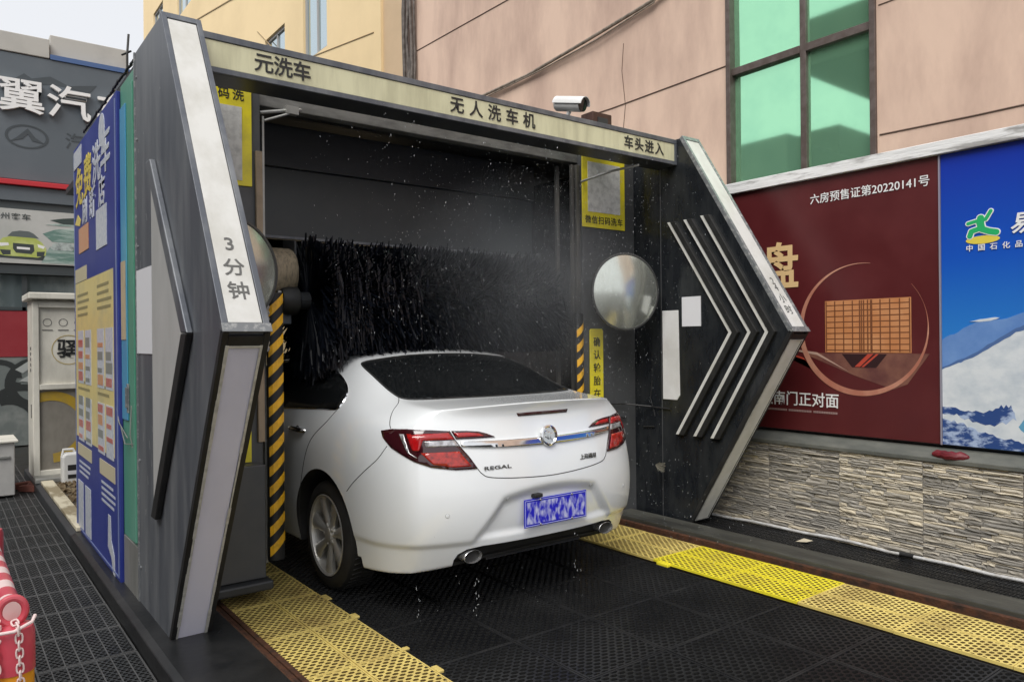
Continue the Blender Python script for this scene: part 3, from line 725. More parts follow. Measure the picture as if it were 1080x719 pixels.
PAINT = M('white_car_paint', (.82, .85, .87, 1), .20, dirt=(.75, .77, .78, 1), amount=.35, scale=2, rvar=.06, coat=1, bump=.012, bscale=160)
GLASSD = M('dark_tinted_glass', (.006, .007, .008, 1), .06, rvar=.12, scale=90, dirt=(.055, .057, .056, 1), amount=.6, lo=.5, hi=.7)
SEAM = M('panel_gap', G(.03), .6, rvar=0)
BLKG = M('gloss_black_trim', G(.01), .15, rvar=0)
BLKM = M('matt_black_trim', G(.013), .55, dirt=G(.03), amount=.5, scale=8)
# body with wheel arches and diffuser opening cut out
_bm = bmesh.new(); _bm.from_mesh(body_mesh); BODY = BVHTree.FromBMesh(_bm)
body_mesh.materials.clear(); body_mesh.materials.append(PAINT)
body = bpy.data.objects.new('body', body_mesh); link(body, CAR)
def cutter(poly, axis, a, b_):
    mb = MB().prism(poly, axis, a, b_); me = bpy.data.meshes.new('cut')
    me.from_pydata([tuple(p) for p in mb.v], [], mb.f); me.update()
    bb = bmesh.new(); bb.from_mesh(me); bmesh.ops.recalc_face_normals(bb, faces=bb.faces[:]); bb.to_mesh(me); bb.free()
    me.materials.append(BLKM)
    o = bpy.data.objects.new('cut', me); COL.objects.link(o); o.location = CO
    return o
WC, FWC, WZ = 1.11, 3.91, .335
def arch(yc, rear=True):
    p = []
    for k_ in range(0, 33):
        a = radians(-14 + 208 * k_ / 32); r = .395
        y, z = yc + r * cos(a) * 1.09, .350 + r * sin(a)
        p.append((y, z))
    p = p[:-1]
    if rear: p += [(yc - .462, .30), (yc - .468, .22), (yc - .47, .05), (yc + .43, .05)]
    else: p += [(yc - .40, .05), (yc + .40, .05)]
    return p
cuts = []
for sg in (-1, 1):
    for yc, rr in ((WC, True), (FWC, False)):
        cuts.append(cutter(arch(yc, rr), 'X', sg * .60, sg * 1.2))
cuts.append(cutter([(-.60, .20), (-.60, .33), (-.585, .365), (-.54, .39), (-.45, .40), (.45, .40), (.54, .39), (.585, .365), (.60, .33), (.60, .20)], 'Y', -.2, .20))
for c in cuts:
    m = body.modifiers.new('b', 'BOOLEAN'); m.object = c; m.operation = 'DIFFERENCE'; m.solver = 'EXACT'; m.material_mode = 'TRANSFER'
bpy.context.view_layer.update()
nm = bpy.data.meshes.new_from_object(body.evaluated_get(bpy.context.evaluated_depsgraph_get()))
for c in cuts: bpy.data.objects.remove(c)
body.modifiers.clear(); body.data = nm
if len(nm.materials) < 2: nm.materials.append(BLKM)
nm.shade_smooth(); nm.set_sharp_from_angle(angle=radians(32))

def densify(pts, n=8, closed=True, smooth=True):
    """smooth run through outline points"""
    P = [Vector(p) for p in pts]; out = []; m = len(P)
    for i in range(m if closed else m - 1):
        p0, p1, p2, p3 = P[i - 1] if (closed or i) else P[i], P[i], P[(i + 1) % m], P[(i + 2) % m] if (closed or i + 2 < m) else P[(i + 1) % m]
        for k_ in range(n):
            t = k_ / n
            if smooth: out.append(.5 * ((2 * p1) + (p2 - p0) * t + (2 * p0 - 5 * p1 + 4 * p2 - p3) * t * t + (3 * p1 - p0 - 3 * p2 + p3) * t ** 3))
            else: out.append(p1.lerp(p2, t))
    if not closed: out.append(P[-1])
    return out
def frame_of(d):
    d = Vector(d).normalized(); e = Vector((0, 0, 1)) if abs(d.z) < .9 else Vector((0, 1, 0))
    a = d.cross(e).normalized(); return d, a, a.cross(d)
def hit(p, d, back=1.2):
    h, n, *_ = BODY.ray_cast(p - d * back, d)
    if h is None:
        h, n, *_ = BODY.find_nearest(p)
    if n.dot(d) > 0: n = -n
    return h, n
def skin_patch(name, outline, d, mat, off=.004, step=.03, parent=None, mirror=False, smooth=True, n=6, thick=.004):
    """piece of the car's skin: outline laid onto the body along d and lifted by off"""
    d, a, u = frame_of(d)
    O = densify(outline, n, True, smooth)
    p2 = [(p.dot(a), p.dot(u)) for p in O]
    x0, x1 = min(p[0] for p in p2), max(p[0] for p in p2); y0, y1 = min(p[1] for p in p2), max(p[1] for p in p2)
    def inside(x, y):
        c = False; j = len(p2) - 1
        for i in range(len(p2)):
            xi, yi = p2[i]; xj, yj = p2[j]
            if (yi > y) != (yj > y) and x < (xj - xi) * (y - yi) / (yj - yi) + xi: c = not c
            j = i
        return c
    pts = [Vector(p) for p in p2]; nb = len(pts)
    yy = y0 + step / 2
    while yy < y1:
        xx = x0 + step / 2
        while xx < x1:
            if inside(xx, yy) and min((Vector((xx, yy)) - q).length for q in pts[:nb]) > step * .35: pts.append(Vector((xx, yy)))
            xx += step
        yy += step
    v2, ed, fc, ov, oe, of = delaunay_2d_cdt(pts, [], [list(range(nb))], 1, 1e-6)
    base = sum((p.dot(d) for p in O)) / len(O)
    V = []
    for q in v2:
        p = a * q.x + u * q.y + d * base
        h, nn = hit(p, d); V.append(h + nn * off)
    sgn = [1] + ([-1] if mirror else [])
    made = []
    for s_ in sgn:
        me = bpy.data.meshes.new(name)
        me.from_pydata([(p.x * s_, p.y, p.z) for p in V], [], [tuple(f) for f in fc]); me.update()
        bb = bmesh.new(); bb.from_mesh(me)
        bmesh.ops.recalc_face_normals(bb, faces=bb.faces[:])
        tot = sum((f.normal * f.calc_area() for f in bb.faces), Vector())
        if tot.dot(Vector((d.x * s_, d.y, d.z))) > 0: bmesh.ops.reverse_faces(bb, faces=bb.faces[:])
        bb.to_mesh(me); bb.free(); me.shade_smooth(); me.materials.append(mat)
        ob = bpy.data.objects.new(name, me); link(ob, parent or CAR)
        if thick:
            sdf = ob.modifiers.new('t', 'SOLIDIFY'); sdf.thickness = thick; sdf.offset = -1
        made.append(ob)
    return made
def skin_line(name, pts, d, mat, r=.0028, sink=.0008, mirror=False, parent=None, closed=False, n=8, smooth=True):
    d = Vector(d).normalized(); L_ = []
    for p in densify(pts, n, closed, smooth):
        h, nn = hit(p, d); L_.append(h + nn * (-sink))
    for s_ in ([1, -1] if mirror else [1]):
        mb = MB().tube([Vector((p.x * s_, p.y, p.z)) + CO for p in L_], r, 6, closed=closed)
        mb.build(name, mat, parent or CAR, smooth=True)
DL = (.75, .66, 0); DS = (1, 0, -.12); DR = (0, 1, -.1)
# --- tail lamps: dark housing, red lenses, clear bar, divided by the boot shut line
LAMPD = M('dark_red_lamp_housing', (.035, .003, .006, 1), .08, rvar=0, coat=1)
LAMPR = M('bright_red_lens', (.42, .006, .008, 1), .10, dirt=(.28, .004, .006, 1), amount=.9, scale=60, rvar=0, coat=1, stretch=(1, 1, 3))
LAMPR2 = M('orange_red_lens', (.45, .022, .012, 1), .12, dirt=(.14, .004, .004, 1), amount=.9, scale=45, rvar=0, coat=1)
LAMPW = M('clear_lamp_bar', (.62, .62, .64, 1), .12, .5, dirt=(.2, .18, .18, 1), amount=.9, scale=35, rvar=0, coat=1)
for s_ in (0,):
    main = skin_patch('tail_lamp', [(-.866, .478, 1.030), (-.871, .449, .998), (-.863, .367, .948), (-.837, .287, .913), (-.801, .228, .881), (-.728, .174, .849), (-.611, .121, .830), (-.493, .085, .828),
                      (-.527, .11, .892), (-.557, .13, .934), (-.590, .157, .986), (-.609, .18, 1.034), (-.70, .22, 1.042), (-.795, .308, 1.047), (-.84, .40, 1.043)],
                      DL, LAMPD, .006, .022, mirror=True, smooth=False, n=3)
    # order: [left, right]
    for ob, mir in zip(main, (False, True)):
        k_ = -1 if mir else 1
        def sub(name, pts, mat, off):
            o_, = skin_patch(name, pts, DL, mat, off, .02, smooth=False, n=3, thick=.0015)
            if mir:
                for v in o_.data.vertices: v.co.x *= -1
                o_.data.flip_normals()
            o_.parent = ob
            return o_
        sub('lens', [(-.803, .30, 1.022), (-.617, .180, 1.024), (-.592, .157, .988), (-.748, .226, .990), (-.775, .222, .935), (-.803, .245, .938)], LAMPR, .0085)
        sub('lens', [(-.770, .215, .925), (-.570, .140, .925), (-.515, .10, .842), (-.62, .125, .843), (-.72, .170, .862)], LAMPR2, .0085)
        sub('clear_bar', [(-.744, .224, .984), (-.590, .157, .984), (-.573, .142, .952), (-.738, .211, .955)], LAMPW, .0088)
        sub('clear_strip', [(-.826, .34, 1.020), (-.816, .31, 1.020), (-.810, .255, .925), (-.785, .22, .90), (-.795, .225, .90), (-.820, .262, .925)], LAMPW, .009)
    bl = skin_patch('boot_lamp', [(-.601, .176, 1.034), (-.581, .157, .990), (-.50, .12, .988), (-.38, .10, .988), (-.362, .10, .989), (-.402, .121, 1.010), (-.45, .133, 1.024), (-.52, .15, 1.031)],
                    DL, LAMPD, .006, .02, mirror=True, smooth=False, n=3)
    for ob, mir in zip(bl, (False, True)):
        o_, = skin_patch('lens', [(-.588, .17, 1.022), (-.570, .157, .998), (-.43, .11, .997), (-.46, .12, 1.012), (-.52, .14, 1.021)], DL, LAMPR, .0085, .02, smooth=False, n=3, thick=.0015)
        if mir:
            for v in o_.data.vertices: v.co.x *= -1
            o_.data.flip_normals()
        o_.parent = ob
# chrome blade across the boot lid
ch = []
for x in [-.56 + 1.12 * i / 28 for i in range(29)]: ch.append((x, .1, .974 + .012 * (abs(x) / .56) ** 2 - .01))
ch2 = [(x, .1, z - .040 + .014 * (abs(x) / .56) ** 3) for x, _, z in ch][::-1]
skin_patch('chrome_blade', ch + ch2, (0, 1, 0), CHROME, .012, .02, smooth=False, n=1, thick=.012)
# badge: ring with three slanted shields
h, nn = hit(Vector((0, 0, .968)), Vector((0, 1, 0))); bc = h + nn * .012 + CO
nb = Vector((0, -1, .12)).normalized()
MB().lathe([(.054, 0), (.062, .006), (.060, .016), (.052, .019), (.045, .010), (.001, .008)], bc, nb, 40).build('badge_ring', CHROME, CAR, smooth=True)
MB().lathe([(.047, .0), (.047, .009), (.001, .009)], bc, nb, 32).build('badge_field', BLKG, CAR)
ur = Vector((1, 0, 0)); uu = nb.cross(ur); uu = uu if uu.z > 0 else -uu
b = MB()
for i, (dx, dz) in enumerate(((-.020, .012), (0, .0), (.020, -.012))):
    sh = [(-.012, .018), (.012, .024), (.013, .0), (.005, -.024), (-.012, -.012)]
    vs = [bc + nb * (.010 + .0008 * i) + ur * (dx + x) + uu * (dz * .6 + z) for x, z in sh] + [bc + nb * (.014 + .0008 * i) + ur * (dx + x * .8) + uu * (dz * .6 + z * .8) for x, z in sh]
    b.add(vs, [(5, 6, 7, 8, 9)] + [(k_, (k_ + 1) % 5, 5 + (k_ + 1) % 5, 5 + k_) for k_ in range(5)])
b.build('badge_emblem', CHROME, CAR)
# third brake lamp in the spoiler
skin_patch('high_brake_lamp', [(-.195, .1, 1.112), (.195, .1, 1.112), (.185, .1, 1.092), (-.185, .1, 1.092)], (0, 1, 0), M('smoked_lamp', (.05, .012, .012, 1), .12, rvar=0, dirt=G(.12), amount=.5, scale=30), .003, .02, smooth=False, n=4, thick=.002)
DKC = M('dark_chrome_letters', G(.22), .2, .9, rvar=0)
h, nn = hit(Vector((-.37, 0, .826)), Vector((0, 1, 0)))
text('lettering', 'REGAL', DKC, CAR, h + nn * .003 + CO, (1, -.13, 0), (0, .05, 1), .026, .004, .012, sx=2.1)
h, nn = hit(Vector((.30, 0, .822)), Vector((0, 1, 0)))
text('lettering', '上海通用', DKC, CAR, h + nn * .004 + CO, (1, .10, 0), (0, .05, 1), .030, .004, .016, sx=1.15)
# glass
rw = [(0, 1.235, 1.437), (-.25, 1.234, 1.436), (-.48, 1.232, 1.412), (-.585, 1.235, 1.394), (-.624, 1.20, 1.375), (-.644, .95, 1.288), (-.652, .732, 1.214), (-.640, .62, 1.190), (-.56, .555, 1.183), (-.30, .485, 1.183), (0, .458, 1.183)]
rwf = rw + [(-x, y, z) for x, y, z in rw[1:-1]][::-1]
rg, = skin_patch('rear_window', rwf, (0, .55, -.83), GLASSD, .003, .05, n=4, thick=.003)
ww = [(0, 2.93, 1.45), (-.4, 2.90, 1.43), (-.53, 2.90, 1.41), (-.58, 3.15, 1.28), (-.64, 3.50, 1.12), (-.62, 3.62, 1.08), (-.3, 3.72, 1.08), (0, 3.75, 1.08)]
skin_patch('windscreen', ww + [(-x, y, z) for x, y, z in ww[1:-1]][::-1], (0, -.5, -.86), GLASSD, .003, .06, n=4, thick=.003)
sw = [(1.030, 1.150), (1.035, 1.190), (1.08, 1.233), (1.165, 1.276), (1.32, 1.328), (1.535, 1.375), (1.81, 1.415), (2.2, 1.428), (2.6, 1.412), (2.88, 1.35), (3.15, 1.22), (3.36, 1.08), (3.40, 1.02), (3.34, .995), (2.6, 1.028), (2.0, 1.067), (1.3, 1.105), (1.06, 1.118)]
skin_patch('side_window', [(-.9, y, z) for y, z in sw], DS, GLASSD, .004, .05, mirror=True, n=4, thick=.003)
skin_line('window_trim', [(-.9, y, z) for y, z in sw], DS, CHROME, .0065, -.003, mirror=True, closed=True, n=5)
skin_line('window_gasket', rwf, (0, .55, -.83), BLKM, .006, -.001, closed=True, n=4)
# roof fin aerial
b = MB().prism([(1.36, 1.535), (1.40, 1.575), (1.44, 1.58), (1.50, 1.54)], 'X', -.01, .01)
for v in b.v: v += CO
b.build('roof_aerial', M('silver_aerial', G(.6), .3, rvar=0), CAR, bevel=.004)
# shut lines
skin_line('boot_shut_line', [(-.607, .18, 1.036), (-.586, .157, .986), (-.555, .13, .934), (-.525, .11, .892), (-.488, .085, .829), (-.466, .075, .800), (-.42, .062, .777), (-.257, .035, .759), (0, .024, .748),
          (.257, .035, .759), (.42, .062, .777), (.466, .075, .800), (.488, .085, .829), (.525, .11, .892), (.555, .13, .934), (.586, .157, .986), (.607, .18, 1.036)], (0, 1, 0), SEAM, .0032, .0012)
skin_line('boot_shut_line', [(-.655, .66, 1.195), (-.70, .585, 1.169), (-.769, .527, 1.127), (-.825, .45, 1.066), (-.84, .42, 1.05)], (.6, .0, -.8), SEAM, .003, .0012, mirror=True)
skin_line('door_shut_line', [(-.868, 1.045, 1.112), (-.91, 1.114, 1.037), (-.94, 1.266, .931), (-.953, 1.34, .837), (-.958, 1.40, .70), (-.954, 1.47, .50), (-.95, 1.50, .30)], DS, SEAM, .0035, .001, mirror=True)
skin_line('door_shut_line', [(-.7, 2.08, 1.41), (-.9, 2.04, 1.06), (-.95, 2.05, .7), (-.93, 2.06, .28)], DS, SEAM, .0035, .001, mirror=True)
skin_line('door_shut_line', [(-.9, 3.28, 1.0), (-.95, 3.30, .7), (-.95, 3.22, .5), (-.93, 3.18, .28)], DS, SEAM, .0035, .001, mirror=True)
skin_line('bumper_shut_line', [(-.868, .40, .955), (-.904, .456, .879), (-.931, .553, .807), (-.948, .665, .729), (-.954, .745, .665)], DS, SEAM, .003, .001, mirror=True)
# door handles
for s_ in (-1, 1):
    for y in (1.53, 2.52):
        hh, nn = hit(Vector((s_ * .9, y, .955 + (.01 if y > 2 else 0))), Vector((-s_, 0, 0)))
        c = hh + CO
        hb = MB().tube([c + Vector((s_ * z_, dy, dz)) for dy, z_, dz in ((-.12, .0, -.003), (-.105, .020, 0), (-.05, .028, .002), (.05, .028, .002), (.105, .020, .002), (.12, 0, 0))], [.010, .015, .017, .017, .015, .010], 10)
        hb.build('door_handle', CHROME, CAR, smooth=True)
        MB().lathe([(.034, -.003), (.034, .0012)], c + Vector((0, .02, -.012)), (s_, 0, 0), 20).build('handle_cup', BLKM, CAR)
# parking sensors, reversing camera, number plate
for x, z in ((-.667, .592), (-.315, .648), (.315, .648), (.667, .592)):
    hh, nn = hit(Vector((x, 0, z)), Vector((0, 1, 0)))
    MB().lathe([(.0125, -.004), (.0125, .0012), (.0112, .0016)], hh + CO, nn, 20).build('parking_sensor', M('sensor_ring', G(.35), .4, rvar=0), CAR)
    MB().lathe([(.0108, -.004), (.0108, .0022), (.006, .003)], hh + CO, nn, 20).build('parking_sensor', PAINT, CAR)
b = MB().box(-.145, -.085, .012, .06, .632, .654)
for v in b.v: v += CO
b.build('plate_camera', BLKM, CAR, bevel=.006)
pl = MB(); py = .026; PX = .022
pl.box(-.235 + PX, .240 + PX, py, py + .004, .468, .628)
for v in pl.v: v += CO
m = bpy.data.materials.new('smeared_blue_plate'); m.use_nodes = True; nt = m.node_tree; N = nt.nodes; L = nt.links; bs = N['Principled BSDF']
ge = N.new('ShaderNodeTexCoord'); mp = N.new('ShaderNodeMapping'); mp.inputs['Scale'].default_value = (1, 1, .45)
n1 = N.new('ShaderNodeTexNoise'); n1.inputs['Scale'].default_value = 42; n1.inputs['Detail'].default_value = 2.5
L.new(ge.outputs['Object'], mp.inputs['Vector']); L.new(mp.outputs['Vector'], n1.inputs['Vector'])
cr = N.new('ShaderNodeValToRGB'); cr.color_ramp.elements[0].position = .42; cr.color_ramp.elements[0].color = (.012, .012, .55, 1)
cr.color_ramp.elements[1].position = .66; cr.color_ramp.elements[1].color = (.55, .58, .85, 1)
L.new(n1.outputs['Fac'], cr.inputs['Fac']); L.new(cr.outputs['Color'], bs.inputs['Base Color']); bs.inputs['Roughness'].default_value = .3
TIPC = M('bright_exhaust_chrome', G(.92), .18, .9, rvar=0)
PLB = M('number_plate_blue', (.010, .014, .50, 1), .3, rvar=0)
plo = pl.build('number_plate', PLB, CAR, bevel=.003)
q = MB().box(-.218 + PX, .223 + PX, py - .002, py, .486, .610)
for v in q.v: v += CO
q.build('smeared_characters', m, plo)
q = MB()
for a in ((-.229, .234, .618, .621), (-.229, .234, .474, .477), (-.229, -.226, .477, .618), (.231, .234, .477, .618)):
    q.box(a[0] + PX, a[1] + PX, py - .0022, py - .0002, a[2], a[3])
for v in q.v: v += CO
q.build('plate_border', M('pale_line', (.45, .48, .8, 1), .4, rvar=0), plo)
q = MB()
for x in (-.12, .12):
    for z in (.619, .478): q.lathe([(.007, 0), (.007, .003), (.003, .005)], Vector((x + PX, py - .002, z)) + CO, (0, -1, 0), 12)
for v in q.v: pass
q.build('plate_screw', CHROME, plo, smooth=True)
# diffuser and exhaust tips
b = MB(); b.prism([(.15, .42), (.24, .42), (.40, .24), (.26, .265), (.17, .33)], 'X', -.62, .62)
for v in b.v: v += CO
b.build('rear_diffuser', BLKM, CAR, bevel=.006)
b = MB().prism([(.19, .285), (.20, .297), (.3, .297), (.3, .28)], 'X', -.36, .36)
for v in b.v: v += CO
b.build('diffuser_lip', M('grey_lip', G(.035), .3, rvar=0), CAR, bevel=.003)
for s_ in (-1, 1):
    c = Vector((s_ * .505, .095, .345)) + CO; ring = []; vs = []; sg = 28
    for r, yy in ((.90, .12), (.91, .03), (.96, .014), (1.0, .016), (1.0, .2)):
        for k_ in range(sg):
            a = 2 * pi * k_ / sg; vs.append(c + Vector((.060 * r * cos(a), yy, .036 * r * sin(a))))
    fs = [(i * sg + k_, i * sg + (k_ + 1) % sg, (i + 1) * sg + (k_ + 1) % sg, (i + 1) * sg + k_) for i in range(4) for k_ in range(sg)]
    ex = MB().add(vs, fs).build('exhaust_tip', TIPC, CAR, smooth=True)
    vs = [c + Vector((.0545 * cos(2 * pi * k_ / sg), .035, .0326 * sin(2 * pi * k_ / sg))) for k_ in range(sg)]
    MB().add(vs, [tuple(range(sg))]).build('exhaust_bore', BLKM, ex)
# underbody
b = MB().box(-.70, .70, .5, 4.6, .20, .33)
for v in b.v: v += CO
b.build('underbody', BLKM, CAR)
# wheels
TYRE = M('tyre_rubber', G(.014), .6, dirt=G(.03), amount=.5, scale=12)
ALLOY = M('silver_alloy', (.66, .65, .62, 1), .32, .7, dirt=(.42, .41, .39, 1), amount=.5, scale=8)
def wheel(yc, s_):
    c = Vector((s_ * .925, yc, WZ)) + CO; ax = Vector((s_, 0, 0))
    w_ = MB().lathe([(.225, -.20), (.30, -.215), (.328, -.20), (.335, -.17), (.335, -.045), (.329, -.015), (.30, .004), (.262, .006), (.246, -.004), (.24, -.03), (.235, -.15)], c, ax, 64, cap=False).build('wheel', TYRE, CAR, smooth=True)
    b = MB()
    for k_ in range(56):
        a = 2 * pi * k_ / 56; d = Vector((0, cos(a), sin(a))); t_ = Vector((0, -sin(a), cos(a)))
        p = c + d * .3352
        for x0, x1 in ((-.19, -.12), (-.10, -.04)):
            b.tube([p + ax * x0, p + ax * x1 + t_ * .012], .0045, 4)
    b.build('tread', TYRE, w_)
    MB().lathe([(.246, .0), (.250, .004), (.246, .007), (.236, -.002), (.230, -.03), (.222, -.13), (.0, -.135), (.0, -.15), (.24, -.15)], c, ax, 64, cap=False).build('rim', ALLOY, w_, smooth=True)
    MB().lathe([(.17, -.115), (.17, -.10), (.05, -.095)], c, ax, 40).build('brake_disc', M('brake_disc', G(.12), .35, .8, rvar=0), w_, smooth=True)
    sp = MB()
    for k_ in range(7):
        a = 2 * pi * k_ / 7 + .22; d = Vector((0, cos(a), sin(a))); t_ = Vector((0, -sin(a), cos(a)))
        prof = [(.03, .030, -.022), (.09, .026, -.018), (.16, .036, -.010), (.215, .050, -.008), (.236, .058, -.010)]
        vs = []
        for r, hw, h in prof:
            for q_, dh in ((-1, -.012), (-.6, .0), (0, .003), (.6, 0), (1, -.012)):
                vs.append(c + d * r + t_ * hw * q_ + ax * (h + dh))
            vs.append(c + d * r + t_ * hw * .8 + ax * (h - .035)); vs.append(c + d * r - t_ * hw * .8 + ax * (h - .035))
        fs = []
        for i in range(len(prof) - 1):
            for k2 in range(7):
                fs.append((i * 7 + k2, i * 7 + (k2 + 1) % 7, (i + 1) * 7 + (k2 + 1) % 7, (i + 1) * 7 + k2))
        fs += [tuple(range(7)), tuple(range((len(prof) - 1) * 7, len(prof) * 7))]
        sp.add(vs, fs)
    sp.build('spokes', ALLOY, w_, smooth=True, angle=50)
    MB().lathe([(.045, -.03), (.045, -.008), (.036, -.004), (.001, -.003)], c, ax, 24).build('hub_cap', ALLOY, w_, smooth=True)
    b = MB()
    for k_ in range(5):
        a = 2 * pi * k_ / 5; b.lathe([(.011, -.04), (.011, -.010), (.006, -.008)], c + Vector((0, cos(a), sin(a))) * .06, ax, 8)
    b.build('wheel_nut', ALLOY, w_)
for s_ in (-1, 1):
    for yc in (WC, FWC): wheel(yc, s_)
# inner wheel arch liners
for s_ in (-1, 1):
    for yc in (WC, FWC):
        pass
# mirrors and front end (out of the photograph's view, kept simple but real)
for s_ in (-1, 1):
    c = Vector((s_ * .99, 3.05, 1.04)) + CO
    b = MB(); b.lathe([(.03, -.07), (.07, -.05), (.085, 0), (.07, .05), (.02, .07)], c, (0, 1, 0), 20)
    for v in b.v: v.x = c.x + (v.x - c.x) * 1.25
    m_ = b.build('wing_mirror', PAINT, CAR, smooth=True)
    MB().tube([c + Vector((-s_ * .03, 0, -.03)), c + Vector((-s_ * .14, .03, -.07))], .02, 8).build('mirror_stalk', BLKM, m_)
skin_patch('headlamp', [(-.50, 4.9, .70), (-.70, 4.7, .76), (-.80, 4.3, .82), (-.83, 4.35, .76), (-.74, 4.7, .66), (-.52, 4.9, .63)], (.6, -.8, 0), LAMPW, .005, .03, mirror=True)
skin_patch('grille', [(-.35, 4.9, .66), (.35, 4.9, .66), (.28, 4.9, .42), (-.28, 4.9, .42)], (0, -1, 0), BLKG, .005, .05, smooth=False)

# ------------------------------------------------------------------ buildings on the right
def wallmat(name, base, dirt, **k): return M(name, base, .85, dirt=dirt, **k)
PINK = wallmat('pinkish_render_wall', (.70, .51, .40, 1), (.50, .35, .28, 1), amount=1.0, scale=1.5, stretch=(1, 1, .35), bump=.35, bscale=18, rvar=.05)
CREAM = wallmat('cream_painted_wall', (.80, .62, .36, 1), (.70, .54, .31, 1), amount=.8, scale=.5, bump=.2, bscale=12, rvar=.05)
TANW = wallmat('tan_painted_wall', (.60, .44, .28, 1), (.52, .38, .24, 1), amount=.8, scale=.8, bump=.2, bscale=12, rvar=.05)
FRM = M('brown_window_frame', (.10, .075, .065, 1), .5, .3, dirt=(.17, .14, .13, 1), amount=.7, scale=12)
GRNG = M('green_mirror_glass', (.44, .88, .56, 1), .03, .8, rvar=.02, dirt=(.36, .76, .50, 1), amount=.6, scale=2)
CRK = M('wall_crack', (.12, .08, .06, 1), .9, rvar=0)
pb = thing('pink_building', 'pinkish rendered building wall with a tall green window above the billboards', 'building', (6.2, 6, 0))
# wall with a real opening for the window
wy0, wy1, wz0, wz1 = 3.12, 4.60, 2.55, 5.6
b = MB()
b.box(6.2, 6.5, -6, wy0, 0, 9.5).box(6.2, 6.5, wy1, 11.0, 0, 9.5).box(6.2, 6.5, wy0, wy1, 0, wz0).box(6.2, 6.5, wy0, wy1, wz1, 9.5)
b.box(6.5, 14, -6, 11.0, 0, 9.5)
b.build('wall', PINK, pb)
wf = MB()
for y0, y1, z0, z1 in ((wy0, wy0 + .05, wz0, wz1), (wy1 - .05, wy1, wz0, wz1), (wy0 + .05, wy1 - .05, wz0, wz0 + .05), (wy0 + .05, wy1 - .05, wz1 - .05, wz1)):
    wf.box(6.17, 6.30, y0, y1, z0, z1)
wf.box(6.21, 6.28, 3.765, 3.825, wz0 + .05, wz1 - .05).box(6.205, 6.285, wy0 + .05, 3.765, 4.12, 4.19).box(6.205, 6.285, 3.825, wy1 - .05, 4.12, 4.19)
win = wf.build('window', FRM, pb, bevel=.004)
for y0, y1 in ((wy0 + .05, 3.765), (3.825, wy1 - .05)):
    for z0, z1, t in ((wz0 + .05, 4.12, .004), (4.19, wz1 - .05, -.006)):
        e = .012 * (1 if y0 > 3.5 else -1)
        MB().add([(6.25, y0, z0), (6.25 + e * .3, y1, z0), (6.25 + e * .3 + t, y1, z1), (6.25 + t, y0, z1)], [(0, 1, 2, 3)]).build('pane', GRNG, win)
b = MB()
b.tube([(6.198, 11, 4.3), (6.198, 8.0, 4.25), (6.197, 6.2, 4.215), (6.198, 4.62, 4.235)], .007, 5)
b.tube([(6.198, 10.6, 6.25), (6.198, 9.5, 6.22), (6.198, 8.1, 6.18), (6.198, 6, 6.2), (6.198, 3, 6.2)], .008, 5)
b.tube([(6.198, 6.0, 4.9), (6.198, 6.03, 4.6), (6.198, 5.98, 4.2), (6.198, 6.02, 3.9)], .004, 5)
b.tube([(6.198, 3.1, 3.22), (6.198, 2.4, 3.205), (6.198, 1.0, 3.2), (6.198, -4, 3.2)], .007, 5)
b.tube([(6.198, 3.1, 4.29), (6.198, 1, 4.3), (6.198, -4, 4.3)], .005, 5)
b.build('render_crack', CRK, pb)
o = MB().tube([(6.16, 9.4, 5.02), (6.16, 7.7, 5.02), (6.155, 6.6, 5.10), (6.16, 5.55, 5.2), (6.16, 5.3, 5.24)], .020, 8)
o.tube([(6.15, 9.0, 4.97), (6.15, 7.4, 5.0), (6.14, 6.4, 5.05), (6.15, 5.5, 5.17), (6.16, 5.2, 5.6)], .009, 6)
o = o.build('conduit', M('weathered_conduit', (.30, .25, .2, 1), .7, dirt=(.12, .1, .08, 1), amount=.9, scale=14), origin=(6.16, 7, 5), smooth=True)
tag(o, 'thin weathered conduit running slantwise across the pink wall', 'pipe')
b = MB()
for i in range(7):
    y = 10.58 + i * .055; x = 6.14 - .03 * (i % 2)
    pts = [(x + random.uniform(-.015, .015), y + random.uniform(-.02, .02), z) for z in [.5 + .5 * k_ for k_ in range(19)]]
    b.tube(pts, random.choice([.018, .026, .022]), 7)
o = b.build('cable_bundle', M('dark_cables', (.07, .055, .045, 1), .6, dirt=(.25, .22, .2, 1), amount=.6, scale=9), origin=(6.14, 10.7, .5), smooth=True)
tag(o, 'bundle of dark vertical cables at the corner of the pink wall', 'cables')
cb = thing('cream_building', 'cream coloured building with small windows behind the header', 'building', (6.2, 20, 0))
MB().box(6.2, 6.6, 11.0, 11.74, 0, 14).build('wall', TANW, cb)
wins = [(14.0, 15.2, 7.40, 9.6), (16.25, 17.5, 7.3, 8.62), (23.9, 25.5, 11.9, 14.3), (27.4, 28.8, 12.2, 13.2), (19.5, 21, 7.3, 8.6)]
b = MB(); x0, x1 = 6.15, 6.5
ys = sorted({11.742, 30.4} | {v for w_ in wins for v in w_[:2]})
for i in range(len(ys) - 1):
    ya, yb = ys[i], ys[i + 1]
    op = sorted([(w_[2], w_[3]) for w_ in wins if w_[0] <= ya + .001 and w_[1] >= yb - .001])
    z = 0
    for a, c in op: b.box(x0, x1, ya, yb, z, a); z = c
    b.box(x0, x1, ya, yb, z, 17)
b.box(6.5, 16, 11.742, 30.4, 0, 17)
b.build('wall', CREAM, cb)
SKYG = M('pale_window_glass', (.55, .66, .70, 1), .05, .9, rvar=.02)
WF2 = M('grey_window_frame', (.35, .34, .33, 1), .5, rvar=0)
